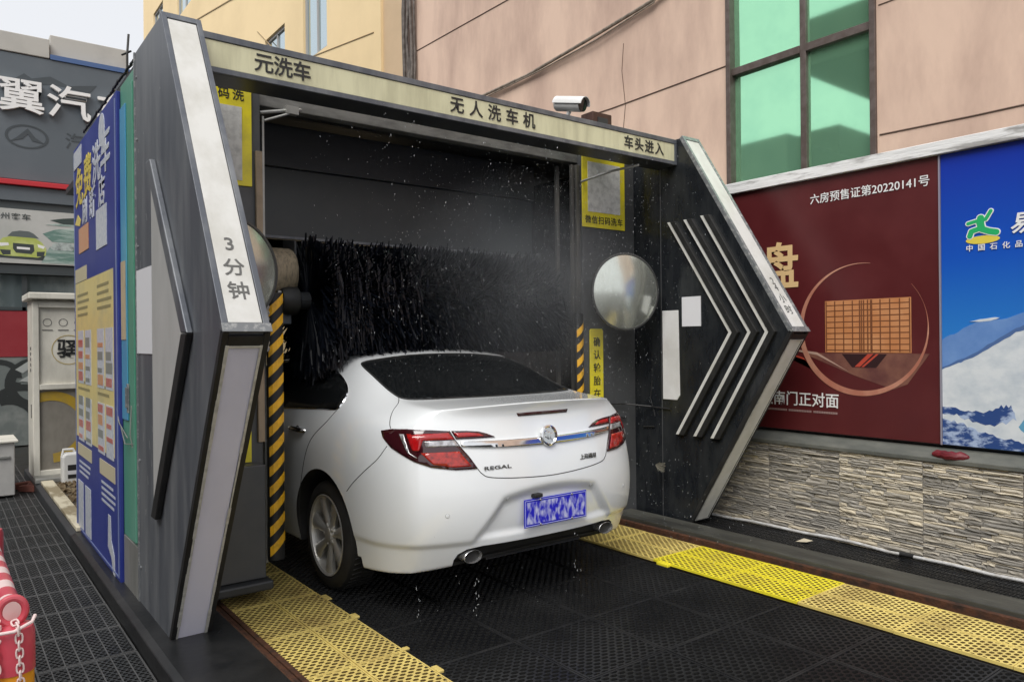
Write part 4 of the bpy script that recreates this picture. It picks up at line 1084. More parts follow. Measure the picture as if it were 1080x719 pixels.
for a, c, z0, z1 in wins:
    f = MB().box(6.2, 6.26, a, a + .06, z0, z1).box(6.2, 6.26, c - .06, c, z0, z1).box(6.2, 6.26, a + .06, c - .06, z0, z0 + .06).box(6.2, 6.26, a + .06, c - .06, z1 - .06, z1).box(6.2, 6.25, (a + c) / 2 - .05, (a + c) / 2, z0 + .06, z1 - .06)
    f = f.build('window', WF2, cb)
    MB().add([(6.23, a + .05, z0 + .05), (6.23, c - .05, z0 + .05), (6.232, c - .05, z1 - .05), (6.232, a + .05, z1 - .05)], [(0, 1, 2, 3)]).build('pane', SKYG, f)
b = MB().tube([(6.148, 12.2, 7.9), (6.148, 15, 9.3), (6.148, 20, 10.5), (6.148, 26, 11.6)], .02, 5).tube([(6.148, 12.0, 7.0), (6.148, 16, 7.6), (6.148, 18, 9.0)], .012, 5)
b.build('wall_crack', M('soft_crack', (.30, .22, .12, 1), .9, rvar=0), cb)

# ------------------------------------------------------------------ stone-clad wall with billboards
sw_ = thing('stone_wall', 'low wall clad in grey and beige split stone under the billboards', 'wall', (5.35, 4, 0))
m = bpy.data.materials.new('split_stone_cladding'); m.use_nodes = True; nt = m.node_tree; N = nt.nodes; L = nt.links; bs = N['Principled BSDF']
def nd(t, **k):
    n = N.new(t)
    for a, v in k.items(): n.inputs[a].default_value = v
    return n
geo = N.new('ShaderNodeNewGeometry'); at = nd('ShaderNodeAttribute'); at.attribute_name = 'tone'
rmp = N.new('ShaderNodeValToRGB'); cr = rmp.color_ramp
cr.elements[0].position = 0; cr.elements[0].color = (.25, .235, .21, 1); cr.elements[1].position = 1; cr.elements[1].color = (.62, .56, .45, 1)
for p_, c_ in ((.35, (.35, .325, .285, 1)), (.6, (.46, .415, .34, 1)), (.8, (.62, .54, .40, 1))):
    e = cr.elements.new(p_); e.color = c_
L.new(at.outputs['Fac'], rmp.inputs['Fac'])
n1 = nd('ShaderNodeTexNoise', Scale=16, Detail=8, Roughness=.7)
mpn = nd('ShaderNodeMapping'); mpn.inputs['Scale'].default_value = (1, .6, 2.4); L.new(geo.outputs['Position'], mpn.inputs['Vector']); L.new(mpn.outputs['Vector'], n1.inputs['Vector'])
mx = N.new('ShaderNodeMix'); mx.data_type = 'RGBA'; mx.blend_type = 'MULTIPLY'; mx.inputs['Factor'].default_value = .8
r2 = nd('ShaderNodeValToRGB'); r2.color_ramp.elements[0].position = .3; r2.color_ramp.elements[0].color = G(.5); r2.color_ramp.elements[1].position = .62; r2.color_ramp.elements[1].color = G(1.15)
L.new(n1.outputs['Fac'], r2.inputs['Fac']); L.new(rmp.outputs['Color'], mx.inputs['A']); L.new(r2.outputs['Color'], mx.inputs['B'])
L.new(mx.outputs['Result'], bs.inputs['Base Color']); bs.inputs['Roughness'].default_value = .7
bp = nd('ShaderNodeBump', Strength=.45, Distance=.01); L.new(n1.outputs['Fac'], bp.inputs['Height']); L.new(bp.outputs['Normal'], bs.inputs['Normal'])
STONE = m
b = MB().box(5.36, 6.1, -3, 11, -.01, .70); b.build('wall_core', M('mortar_core', (.08, .075, .065, 1), .9, rvar=0), sw_)
vs, fs, tone = [], [], []
rs = random.Random(3)
z = -.01; row = 0
while z < .70:
    h = rs.choice([.013, .017, .021, .027]); h = min(h, .705 - z)
    y = 0.2 - rs.random() * .2
    while y < 9.2:
        l_ = rs.uniform(.07, .26)
        # wall panels of cladding are .60 wide: break strips at their joints
        pj = math.floor((y + .0001) / .60 + 1) * .60
        if y + l_ > pj - .05: l_ = pj - y
        d0 = rs.uniform(.0, .013); t0 = min(max(rs.gauss(.48 + .2 * sin(math.floor(y / .6) * 2.1), .26), 0), 1)
        # split face: 4 x 2 grid of uneven vertices
        n0 = len(vs); ny = 5
        for zz in (0, .5, 1):
            for q in range(ny):
                ed = .004 if zz in (0, 1) or q in (0, ny - 1) else 0
                vs.append((5.345 - d0 + ed * 1.2 + rs.uniform(-.003, .003), y + .0015 + (l_ - .003) * q / (ny - 1), z + .001 + (h - .002) * zz + (rs.uniform(-.002, .002) if zz == .5 else 0)))
        for a in range(2):
            for q in range(ny - 1): fs.append((n0 + a * ny + q, n0 + a * ny + q + 1, n0 + (a + 1) * ny + q + 1, n0 + (a + 1) * ny + q)); tone.append(t0)
        n1_ = len(vs)
        for zz in (0, 1):
            for q in (0, ny - 1): vs.append((5.372, y + (l_) * (q / (ny - 1)), z + h * zz))
        f0 = n0; fs += [tuple([n1_, n1_ + 1] + [n0 + q for q in range(ny - 1, -1, -1)]), tuple([n1_ + 3, n1_ + 2] + [n0 + 2 * ny + q for q in range(ny)]),
                        (n1_, n0, n0 + ny, n0 + 2 * ny, n1_ + 2), (n1_ + 1, n1_ + 3, n0 + 3 * ny - 1, n0 + 2 * ny - 1, n0 + ny - 1)]; tone += [t0 * .7] * 4
        y += l_
    z += h
me = bpy.data.meshes.new('stone_cladding'); me.from_pydata([(a - 5.35, b_ - 4, c_) for a, b_, c_ in vs], [], fs); me.update()
att = me.attributes.new('tone', 'FLOAT', 'FACE'); att.data.foreach_set('value', tone)
bb = bmesh.new(); bb.from_mesh(me); bmesh.ops.recalc_face_normals(bb, faces=bb.faces[:]); bb.to_mesh(me); bb.free()
me.materials.append(STONE); link(bpy.data.objects.new('stone_cladding', me), sw_)
MB().prism([(5.33, .705), (5.33, .735), (5.42, .80), (6.1, .80), (6.1, .705)], 'Y', -3, 11).build('coping', M('mossy_dark_coping', (.09, .095, .085, 1), .6, dirt=(.16, .16, .14, 1), amount=.7, scale=9, stretch=(1, .4, 1), bump=.3, bscale=40), sw_, bevel=.005)
MAR = M('maroon_billboard_vinyl', (.085, .012, .014, 1), .32, dirt=(.11, .018, .02, 1), amount=.8, scale=2.2, rvar=.15, bump=.05, bscale=4)
bbx = 5.395
bl = thing('maroon_billboard', 'maroon property billboard with copper ring, orange building picture and white characters', 'billboard', (5.42, 4.2, .82))
MB().box(bbx, 5.50, 2.302, 9.0, .825, 2.775).build('board', MAR, bl, bevel=.002)
GOLDP = M('gold_print', (.72, .50, .25, 1), .4, rvar=0); WTX = M('white_lettering', G(.8), .5, rvar=0)
COP = M('copper_print', (.40, .15, .10, 1), .4, dirt=(.62, .34, .24, 1), amount=.8, scale=3)
RT = (0, -1, 0); UP = (0, 0, 1)
text('lettering', '六房预售证第20220141号', WTX, bl, (bbx - .004, 2.80, 2.615), RT, UP, .078, .002, .006, sx=.98)
text('lettering', '盘', GOLDP, bl, (bbx - .004, 3.52, 2.10), RT, UP, .37, .002, .022, sx=.9)
text('lettering', '楼', GOLDP, bl, (bbx - .004, 3.93, 2.10), RT, UP, .37, .002, .022, sx=.9)
text('lettering', '校南门正对面', WTX, bl, (bbx - .004, 3.36, 1.065), RT, UP, .112, .002, .008, sx=.95)
b = MB()
for i in range(44):
    y = 3.66 - i * .0142
    if i % 15 != 14: b.box(bbx - .0025, bbx + .0, y - .0105, y, .972, .988)
b.build('small_print', M('faded_small_print', (.30, .2, .19, 1), .5, rvar=0), bl)
def ring(cy, cz, r0, r1f, a0, a1, n=80):
    vs = []; fs = []
    for k_ in range(n + 1):
        t = k_ / n; a = a0 + (a1 - a0) * t; w_ = r1f(t)
        for rr in (r0 - w_, r0): vs.append((bbx - .003, cy - rr * cos(a), cz + rr * sin(a)))
    for k_ in range(n): fs.append((2 * k_, 2 * k_ + 1, 2 * k_ + 3, 2 * k_ + 2))
    return vs, fs
CYB, CZB = 2.86, 1.61
b = MB(); b.add(*ring(CYB, CZB, .488, lambda t: .002 + .042 * sin(pi * min(t * 1.06, 1)) ** 1.3, radians(80), radians(400)))
b.build('copper_ring', COP, bl)
b = MB().box(bbx - .0022, bbx, 2.49, 3.13, 1.44, 1.83); bp_ = b.build('building_picture', M('orange_print', (.50, .20, .075, 1), .45, dirt=(.58, .27, .12, 1), amount=.8, scale=6), bl)
b = MB()
for j in range(9):
    z = 1.455 + j * .042; b.box(bbx - .0032, bbx - .0021, 2.50, 3.12, z, z + .007)
for i in range(10):
    y = 2.50 + .62 * i / 9; b.box(bbx - .0036, bbx - .0021, y - .004, y + .004, 1.445, 1.825)
for y in (2.77, 2.80, 2.83, 2.86): b.box(bbx - .0038, bbx - .0022, y - .006, y + .003, 1.445, 1.825)
b.build('picture_lines', M('brown_print', (.16, .055, .02, 1), .5, rvar=0), bp_)
b = MB().prism([(3.33, 1.435), (2.37, 1.435), (2.52, 1.22), (2.62, 1.18), (2.9, 1.27)], 'X', bbx - .0015, bbx)
b.build('picture_base', M('taupe_print', (.20, .085, .06, 1), .45, dirt=(.10, .03, .03, 1), amount=.9, scale=5), bl)
b = MB().prism([(3.0, 1.43), (2.66, 1.43), (2.74, 1.33), (2.92, 1.33)], 'X', bbx - .0021, bbx); b.build('dark_patch', M('dark_print', (.03, .01, .012, 1), .4, rvar=0), bl)
b = MB().prism([(2.90, 1.335), (2.86, 1.335), (2.76, 1.43), (2.80, 1.43)], 'X', bbx - .0027, bbx).prism([(2.85, 1.335), (2.83, 1.335), (2.72, 1.43), (2.74, 1.43)], 'X', bbx - .0027, bbx)
b.prism([(3.6, 1.47), (3.3, 1.38), (3.22, 1.30), (3.32, 1.40)], 'X', bbx - .0029, bbx); b.build('red_streak', M('red_streak', (.45, .06, .035, 1), .4, rvar=0), bl)
b = MB(); b.prism([(3.7, 1.50), (3.2, 1.42), (2.95, 1.30), (3.2, 1.44)], 'X', bbx - .0024, bbx); b.build('pale_streak', M('pale_streak', (.45, .30, .24, 1), .4, rvar=0), bl)
# blue mountain billboard
bb2 = thing('blue_billboard', 'blue billboard with snowy mountain, green figure logo and white characters', 'billboard', (5.42, .9, .82))
m = bpy.data.materials.new('blue_sky_print'); m.use_nodes = True; nt = m.node_tree; N = nt.nodes; L = nt.links; bs = N['Principled BSDF']
geo = N.new('ShaderNodeNewGeometry'); sx_ = N.new('ShaderNodeSeparateXYZ'); L.new(geo.outputs['Position'], sx_.inputs[0])
mr = N.new('ShaderNodeMapRange'); mr.inputs['From Min'].default_value = 1.4; mr.inputs['From Max'].default_value = 2.75; L.new(sx_.outputs['Z'], mr.inputs['Value'])
cr = N.new('ShaderNodeValToRGB'); cr.color_ramp.elements[0].color = (.03, .23, .62, 1); cr.color_ramp.elements[1].color = (.006, .03, .36, 1)
e = cr.color_ramp.elements.new(.5); e.color = (.006, .085, .50, 1)
L.new(mr.outputs[0], cr.inputs['Fac']); L.new(cr.outputs[0], bs.inputs['Base Color']); bs.inputs['Roughness'].default_value = .3
MB().box(bbx + .001, 5.50, -.6, 2.290, .825, 2.775).build('board', m, bb2, bevel=.002)
SNOW = M('snow_print', (.66, .70, .74, 1), .5, dirt=(.40, .47, .55, 1), amount=.7, scale=5, stretch=(1, 1, 1.6), detail=9)
BLR = M('blue_ridge_print', (.10, .22, .52, 1), .5, dirt=(.16, .30, .60, 1), amount=.8, scale=4)
BLD = M('dark_blue_shadow_print', (.02, .06, .22, 1), .5, dirt=(.40, .5, .7, 1), amount=.9, scale=9, detail=9, stretch=(1, 1, 2), lo=.48, hi=.58)
def jag(pts, n, amp, seed):
    r = random.Random(seed); out = []
    for i in range(len(pts) - 1):
        for k_ in range(n):
            t = k_ / n; p = Vector(pts[i]).lerp(Vector(pts[i + 1]), t)
            out.append((p.x, p.y + (r.uniform(-amp, amp) if k_ or i else 0)))
    out.append(pts[-1]); return out
top = jag([(2.289, 1.53), (2.16, 1.60), (2.06, 1.655), (1.9, 1.66), (1.5, 1.80), (1.0, 1.95), (.3, 1.8), (-.599, 1.6)], 5, .006, 2)
MB().prism([(2.289, .828)] + top + [(-.599, .828)], 'X', bbx - .0012, bbx + .001).build('far_ridge', BLR, bb2)
top = jag([(2.289, 1.33), (2.22, 1.36), (2.10, 1.42), (1.98, 1.50), (1.85, 1.58), (1.75, 1.62), (1.3, 1.72), (.8, 1.70), (-.599, 1.3)], 5, .008, 5)
MB().prism([(2.289, .828)] + top + [(-.599, .828)], 'X', bbx - .0024, bbx + .001).build('snow_slope', SNOW, bb2)
top = jag([(2.289, 1.345), (2.10, 1.435), (1.98, 1.515), (1.85, 1.60), (1.75, 1.64), (1.74, 1.615), (1.85, 1.572), (1.98, 1.488), (2.10, 1.41), (2.289, 1.335)], 4, .004, 8)
MB().prism(top, 'X', bbx - .0030, bbx + .001).build('slope_shadow', M('slope_shadow_print', (.07, .14, .33, 1), .5, rvar=0), bb2)
top = jag([(2.289, 1.00), (2.18, .98), (2.05, .93), (1.92, .90), (1.8, .875), (1.6, .86), (1.2, .95), (-.599, .9)], 6, .012, 9)
MB().prism([(2.289, .828)] + top + [(-.599, .828)], 'X', bbx - .0034, bbx + .001).build('foreground_rocks', BLD, bb2)
top = jag([(2.289, 1.08), (2.15, 1.07), (2.04, 1.05), (1.95, 1.10), (1.88, 1.11), (1.85, 1.03), (1.95, .98), (2.08, .99), (2.2, 1.03), (2.289, 1.03)], 5, .014, 12)
MB().prism(top, 'X', bbx - .0031, bbx + .001).build('rock_patch', BLD, bb2)
MB().prism(jag([(1.84, .98), (1.80, 1.05), (1.70, 1.08), (1.3, 1.1), (1.3, .92), (1.7, .9), (1.80, .93), (1.84, .98)], 3, .005, 4), 'X', bbx - .0029, bbx + .001).build('ice_patch', M('ice_print', (.12, .34, .52, 1), .4, rvar=0), bb2)
MB().prism(jag([(2.12, 1.648), (2.06, 1.662), (1.98, 1.672), (1.94, 1.668), (1.99, 1.652), (2.06, 1.646), (2.12, 1.648)], 3, .002, 4), 'X', bbx - .0020, bbx + .001).build('summit_snow', SNOW, bb2)
# logo: green leaping figure over a yellow disc
LG = M('logo_green', (.02, .42, .14, 1), .4, rvar=0); LY = M('logo_yellow', (.75, .60, .08, 1), .4, rvar=0)
def blob(pts, r, mat, x, nm, rim=0):
    """flat rounded strokes lying on the board"""
    b = MB()
    for (p, q) in zip(pts[:-1], pts[1:]):
        p, q = Vector(p), Vector(q); d = (q - p).normalized() if (q - p).length > 1e-5 else Vector((1, 0)); n_ = Vector((-d.y, d.x)); out = []
        for k_ in range(13):
            a = -pi / 2 + pi * k_ / 12; out.append(q + (d * cos(a) + n_ * sin(a)) * (r + rim))
        for k_ in range(13):
            a = pi / 2 + pi * k_ / 12; out.append(p + (d * cos(a) + n_ * sin(a)) * (r + rim))
        x -= .00012
        b.prism([tuple(v) for v in out], 'X', x, bbx + .001)
    b.build(nm, mat, bb2)
ly, lz = 2.045, 2.262
for mat, rim, x in ((WTX, .006, bbx - .0025), (LG, 0, bbx - .0037)):
    blob([(ly - .0, lz + .055), (ly - .0, lz + .02)], .021, mat, x, 'logo_figure', rim)
    blob([(ly + .075, lz + .028), (ly + .03, lz + .038), (ly - .03, lz + .045), (ly - .06, lz + .095)], .011, mat, x - .0003, 'logo_figure', rim)
    blob([(ly + .005, lz + .035), (ly - .005, lz - .01)], .022, mat, x - .0005, 'logo_figure', rim)
    blob([(ly, lz - .01), (ly + .055, lz - .025), (ly + .065, lz - .055)], .016, mat, x - .0007, 'logo_figure', rim)
    blob([(ly - .005, lz - .015), (ly - .05, lz - .035), (ly - .09, lz - .045)], .019, mat, x - .0009, 'logo_figure', rim)
el = [(ly + .10 * cos(a) - .01, lz - .085 + .026 * sin(a)) for a in [2 * pi * k_ / 40 for k_ in range(40)]]
MB().prism(el, 'X', bbx - .0022, bbx + .001).build('logo_disc', LY, bb2)
for i, c in enumerate('易捷'):
    text('lettering', c, WTX, bb2, (bbx - .004, 1.80 - i * .17, 2.25), (0, -1, 0), (0, -.18, 1), .135, .002, .02)
for i, c in enumerate('中国石化品牌'):
    text('lettering', c, WTX, bb2, (bbx - .004, 2.112 - i * .071, 2.125), RT, UP, .043, .002, .012)
o = MB().box(5.385, 5.50, 2.291, 2.301, .822, 2.776).build('trim_strip', M('pale_strip', (.35, .33, .4, 1), .4, .3, rvar=0), bl)
# white peeling cap
m = M('peeling_white_board', G(.78), .8, dirt=(.30, .29, .28, 1), amount=.9, scale=7, stretch=(1, .25, 1.6), bump=.5, bscale=22, lo=.5, hi=.6)
o = MB().box(5.36, 5.55, -1, 9, 2.778, 2.865).build('wall_cap', m, origin=(5.45, 4, 2.78), bevel=.004); tag(o, 'peeling white board capping the top edge of the billboards', 'trim')
o = MB().box(5.505, 6.0, -1, 9, .80, 2.86).build('billboard_backing', M('grey_backing', (.2, .2, .2, 1), .8, rvar=0), origin=(5.7, 4, .8)); tag(o, 'plain grey structure behind the billboards', 'wall')
# red rolled bundle on the ledge
b = MB(); pts = [(5.35 + .01 * sin(i), 2.34 - .025 * i, .757 + (.006 if i % 2 else 0)) for i in range(10)]
b.tube(pts, [.012, .028, .031, .029, .030, .031, .029, .031, .027, .010], 10)
o = b.build('rolled_banner', M('dark_red_cloth', (.16, .012, .02, 1), .5, dirt=(.07, .005, .01, 1), amount=.7, scale=20), origin=(5.35, 2.22, .74), smooth=True)
tag(o, 'small dark red rolled bundle lying on the wall ledge', 'bundle')
# white hose at the wall foot
pts = [(5.30 - .02 * sin(i * .7) , 4.6 - i * .22, .052 + .006 * sin(i * 1.9)) for i in range(18)]
o = MB().tube([p for p in pts], .011, 8).build('white_hose', M('white_pvc', G(.6), .4, dirt=(.3, .28, .25, 1), amount=.7, scale=12), origin=(5.3, 3, .05), smooth=True)
tag(o, 'thin white hose lying along the foot of the stone wall', 'hose')
MB().tube([(5.286, 2.53, .055), (5.288, 2.44, .055)], .017, 10).build('joint', RUBBERB, o)
b = MB().add([(5.08, 3.20, .036), (5.14, 3.17, .037), (5.15, 3.10, .05), (5.09, 3.12, .045), (5.11, 3.15, .065)], [(0, 1, 4), (1, 2, 4), (2, 3, 4), (3, 0, 4)])
o = b.build('litter', M('pale_litter', (.5, .44, .33, 1), .7, rvar=0), origin=(5.1, 3.15, .036)); tag(o, 'small crumpled pale scrap on the drain mats by the wall', 'litter')

# ------------------------------------------------------------------ shop building on the far left
SB = thing('shop_building', 'dark grey car dealer building with red stripe, white characters and glazed front', 'building', (0, 14, 0))
SGREY = M('slate_grey_cladding', (.095, .115, .135, 1), .5, dirt=(.13, .15, .17, 1), amount=.7, scale=.8)
PAR = M('pale_parapet', (.46, .45, .42, 1), .8, dirt=(.36, .35, .33, 1), amount=.7, scale=1.5)
Y = 14.0
MB().box(-9, 3.4, Y + .05, Y + 10, 0, 6.0).build('wall', SGREY, SB)
MB().box(-9, 3.4, Y - .10, Y + .05, 4.12, 6.07).build('fascia', SGREY, SB, bevel=.01)
MB().box(-9, 1.44, Y - .12, Y + .4, 6.08, 6.38).build('parapet', PAR, SB, bevel=.01)
MB().box(1.46, 2.56, Y + .0, Y + .6, 6.15, 6.50).build('parapet', PAR, SB, bevel=.01)
MB().box(1.45, 2.6, Y - .12, Y + .1, 6.072, 6.148).build('blue_trim', M('blue_trim', (.06, .12, .28, 1), .5, rvar=0), SB)
MB().box(-9, 3.4, Y - .20, Y - .05, 4.02, 4.10).build('red_stripe', M('red_stripe', (.50, .02, .03, 1), .4, rvar=.1), SB, bevel=.01)
MB().box(-9, 3.4, Y - .14, Y + .05, 3.78, 4.015).build('lower_fascia', SGREY, SB, bevel=.01)
SBW = M('dark_band', (.045, .055, .06, 1), .5, rvar=.1)
MB().box(-9, 3.4, Y - .10, Y + .05, 3.66, 3.775).build('band', SBW, SB)
MB().box(-9, 3.4, Y - .12, Y + .05, 2.66, 2.80).build('band', SBW, SB)
WHL = M('white_sign_letters', G(.8), .4, rvar=0)
for ch_, x in (('一', -.9), ('翼', 1.06), ('汽', 1.70), ('车', 2.38)):
    text('sign_letter', ch_, WHL, SB, (x, Y - .15, 5.37), (1, 0, 0), UP, .52, .06, .014, sx=1.14)
GHO = M('ghost_mark', (.050, .062, .072, 1), .6, rvar=0)
b = MB(); n = 48
vs = []; fs = []
for k_ in range(n):
    a = 2 * pi * k_ / n
    for r in (1, .86): vs.append((1.13 + .29 * r * cos(a), Y - .105, 4.80 + .185 * r * sin(a)))
for k_ in range(n): q_ = (k_ + 1) % n; fs.append((2 * k_, 2 * k_ + 1, 2 * q_ + 1, 2 * q_))
b.add(vs, fs)
b.prism([(.90, 4.70), (1.0, 4.78), (1.14, 4.93), (1.24, 4.80), (1.36, 4.72), (1.2, 4.74), (1.14, 4.84), (1.07, 4.76)], 'Y', Y - .106, Y - .1)
b.build('faded_emblem', GHO, SB)
for i, ch_ in enumerate('汽车'):
    text('faded_lettering', ch_, GHO, SB, (1.78 + .34 * i, Y - .103, 4.80), (1, 0, 0), UP, .26, .004, .01)
b = MB()
b.prism([(.95, 5.66), (1.1, 5.78), (1.2, 5.72), (1.45, 5.80), (1.7, 5.70), (2.1, 5.78), (2.0, 5.64), (1.5, 5.68), (1.2, 5.62)], 'Y', Y - .104, Y - .1)
b.build('faded_marks', GHO, SB)
# windows and lower wall
GLS = M('shop_glass', (.20, .25, .26, 1), .06, .5, rvar=.03, dirt=(.55, .62, .62, 1), amount=.7, scale=2.2, stretch=(1, 1, .6))
for x in (-2.2, -1.0, .2, 1.12, 2.2):
    w_ = 1.02 if x < 1 else 1.0
    f = MB().box(x - .07, x, Y - .05, Y + .04, 2.10, 2.655).box(x, x + w_ - .12, Y - .05, Y + .04, 2.10, 2.15)
    f = f.build('window', SBW, SB)
    MB().box(x, x + w_ - .1, Y - .0, Y + .02, 2.15, 2.655).build('pane', GLS, f)
MB().box(-9, 1.18, Y - .04, Y + .05, 1.38, 2.09).build('red_panel', M('red_wall_panel', (.28, .02, .03, 1), .4, dirt=(.36, .05, .06, 1), amount=.6, scale=1), SB)
MUR = M('grey_green_mural', (.16, .185, .18, 1), .6, dirt=(.26, .28, .27, 1), amount=.8, scale=1.6, lo=.46, hi=.56)
MB().box(-9, 1.18, Y - .03, Y + .05, .0, 1.375).build('mural_wall', MUR, SB)
MURD = M('mural_black', (.025, .03, .03, 1), .6, rvar=0)
b = MB()
def arcw(cx, cz, r, w_, a0, a1, y):
    vs = []; fs = []; n = 24
    for k_ in range(n + 1):
        a = a0 + (a1 - a0) * k_ / n
        for rr in (r - w_ / 2, r + w_ / 2): vs.append((cx + rr * cos(a), y, cz + rr * sin(a)))
    for k_ in range(n): fs.append((2 * k_, 2 * k_ + 1, 2 * k_ + 3, 2 * k_ + 2))
    return vs, fs
for a in ((1.22, .95, .34, .14, .3, 5.6), (.86, .35, .36, .13, -.3, 1.9), (.75, 1.05, .25, .08, 0, 6), (1.05, .4, .5, .10, 1.2, 3)): b.add(*arcw(*a, Y - .034 - .001 * a[2]))
b.build('mural_lines', MURD, SB)
b = MB(); b.add([(.95, Y - .036, 1.18), (1.2, Y - .036, 1.36), (1.28, Y - .036, 1.30), (1.05, Y - .036, 1.12)], [(0, 1, 2, 3)]).add([(1.0, Y - .037, 1.0), (1.12, Y - .037, 1.08), (1.13, Y - .037, .98)], [(0, 1, 2)])
b.build('mural_highlight', M('mural_pale', (.4, .43, .42, 1), .6, rvar=0), SB)
# car advert on the front
ad = thing('car_advert', 'printed advert board with a lime green sports car on the shop front', 'advert', (1.2, 13.88, 2.8))
m = M('pale_advert_print', (.42, .43, .41, 1), .35, dirt=(.55, .55, .54, 1), amount=.7, scale=1.2)
MB().box(-1.6, 2.6, Y - .15, Y - .10, 2.82, 3.655).build('board', m, ad)
LIME = M('lime_car_print', (.40, .47, .10, 1), .4, dirt=(.55, .6, .25, 1), amount=.8, scale=6)
DKP = M('dark_car_print', (.04, .05, .05, 1), .4, rvar=0)
ya = Y - .152
def poly(nm_, pts, mat, k_): MB().prism(pts, 'Y', ya - .001 * k_, ya + .001).build(nm_, mat, ad)
poly('printed_car_shadow', [(.72, 2.90), (1.32, 2.88), (1.36, 2.97), (.72, 2.98)], DKP, 1)
poly('printed_car', [(.70, 2.96), (.72, 3.10), (.80, 3.20), (.90, 3.23), (1.22, 3.22), (1.31, 3.16), (1.37, 3.06), (1.36, 2.96), (1.25, 2.92), (.82, 2.93)], LIME, 2)
poly('printed_glass', [(.86, 3.23), (.92, 3.30), (1.02, 3.325), (1.14, 3.32), (1.20, 3.29), (1.27, 3.22)], M('grey_glass_print', (.10, .12, .12, 1), .4, rvar=0), 3)
poly('printed_grille', [(.93, 3.13), (1.20, 3.12), (1.21, 3.02), (1.17, 2.97), (.97, 2.98), (.93, 3.04)], DKP, 3)
poly('printed_plate', [(.98, 3.075), (1.15, 3.07), (1.15, 3.035), (.98, 3.04)], WHL, 4)
poly('printed_intake', [(.76, 3.02), (.90, 3.02), (.90, 2.95), (.80, 2.94)], DKP, 3); poly('printed_intake', [(1.24, 3.01), (1.35, 3.02), (1.33, 2.94), (1.24, 2.94)], DKP, 3)
poly('printed_headlamp', [(.75, 3.12), (.87, 3.13), (.88, 3.09), (.77, 3.07)], WHL, 3); poly('printed_headlamp', [(1.25, 3.13), (1.35, 3.10), (1.33, 3.06), (1.26, 3.08)], WHL, 3)
TEAL = M('teal_blur_print', (.12, .22, .19, 1), .4, dirt=(.5, .58, .55, 1), amount=.9, scale=5, stretch=(.5, 1, 3))
poly('printed_road', [(1.30, 2.84), (2.6, 2.84), (2.6, 3.12), (1.42, 3.10), (1.36, 3.0)], TEAL, 1)
poly('printed_hill', [(1.32, 3.30), (1.5, 3.38), (1.75, 3.42), (2.6, 3.45), (2.6, 3.18), (1.45, 3.18)], TEAL, 1)
poly('printed_car', [(1.42, 3.08), (1.46, 3.15), (1.55, 3.18), (1.72, 3.17), (1.78, 3.10), (1.72, 3.05), (1.47, 3.05)], M('silver_car_print', (.42, .48, .47, 1), .4, dirt=(.12, .14, .14, 1), amount=.9, scale=14), 2)
poly('printed_trees', [(1.42, 3.52), (1.6, 3.56), (1.9, 3.6), (2.6, 3.62), (2.6, 3.50), (1.6, 3.47)], M('dark_tree_print', (.03, .05, .045, 1), .5, rvar=0), 1)
poly('printed_trees', [(1.36, 3.44), (1.5, 3.47), (2.6, 3.46), (2.6, 3.43)], TEAL, 2)
for i, ch_ in enumerate('六州客车'):
    text('lettering', ch_, DKP, ad, (.70 + .135 * i, ya - .004, 3.53), (1, 0, 0), UP, .10, .002, .008, sx=1.2)
# white goods locker
LK = M('cream_locker_paint', (.84, .81, .72, 1), .45, dirt=(.42, .40, .34, 1), amount=.6, scale=3, stretch=(1, 1, .4))
LKD = M('locker_glass_door', (.24, .22, .19, 1), .2, dirt=(.33, .31, .27, 1), amount=.8, scale=5, stretch=(1, 1, .5))
LX = -.13
lk = thing('locker', 'tall cream vending locker with round character emblem and glass lower door', 'cabinet', (1.25, 9.9, .1))
MB().box(.95 + LX, 1.72 + LX, 9.62, 10.25, .10, 2.05).build('body', LK, lk, bevel=.01)
b = MB().box(.94 + LX, 1.00 + LX, 9.56, 9.62, .10, 2.02).box(1.67 + LX, 1.73 + LX, 9.56, 9.62, .10, 2.02).box(1.0 + LX, 1.67 + LX, 9.56, 9.62, 1.96, 2.02).box(1.0 + LX, 1.67 + LX, 9.56, 9.62, 1.07, 1.13).box(1.0 + LX, 1.67 + LX, 9.56, 9.62, .12, .2)
b.build('frame', LK, lk, bevel=.006)
MB().box(.90 + LX, 1.76 + LX, 9.50, 10.28, 2.05, 2.12).build('top', LK, lk, bevel=.01)
MB().box(1.0 + LX, 1.67 + LX, 9.598, 9.62, 1.13, 1.96).build('upper_door', LK, lk)
MB().box(1.0 + LX, 1.67 + LX, 9.598, 9.62, .2, 1.07).build('lower_door', LKD, lk)
b = MB(); b.add(*arcw(1.10 + LX, .66, .34, .10, -1.5, 2.0, 9.594)); b.build('yellow_arc', M('ochre_arc', (.50, .33, .04, 1), .3, dirt=(.35, .26, .08, 1), amount=.7, scale=8), lk)
b = MB(); b.add(*arcw(1.28 + LX, 1.50, .16, .008, 0, 2 * pi, 9.594)); b.build('emblem_ring', M('ochre_line', (.5, .38, .12, 1), .5, rvar=0), lk)
text('lettering', '驿', BLACKP, lk, (1.27 + LX, 9.592, 1.50), (1, 0, 0), UP, .20, .003, .02)
text('lettering', '站', BLACKP, lk, (1.50 + LX, 9.592, 1.50), (1, 0, 0), UP, .20, .003, .02)
b = MB()
for x in (1.08, 1.23, 1.38): b.add(*arcw(x + LX, 1.80, .04, .006, 0, 2 * pi, 9.594)); b.box(x - .05 + LX, x + .05 + LX, 9.592, 9.596, 1.715, 1.722)
b.build('small_icons', GREYTXT, lk)
b = MB()
for z in (1.5, 1.44, 1.38, 1.32, 1.26): b.box(.944 + LX, .9495 + LX, 9.85, 9.90, z, z + .035)
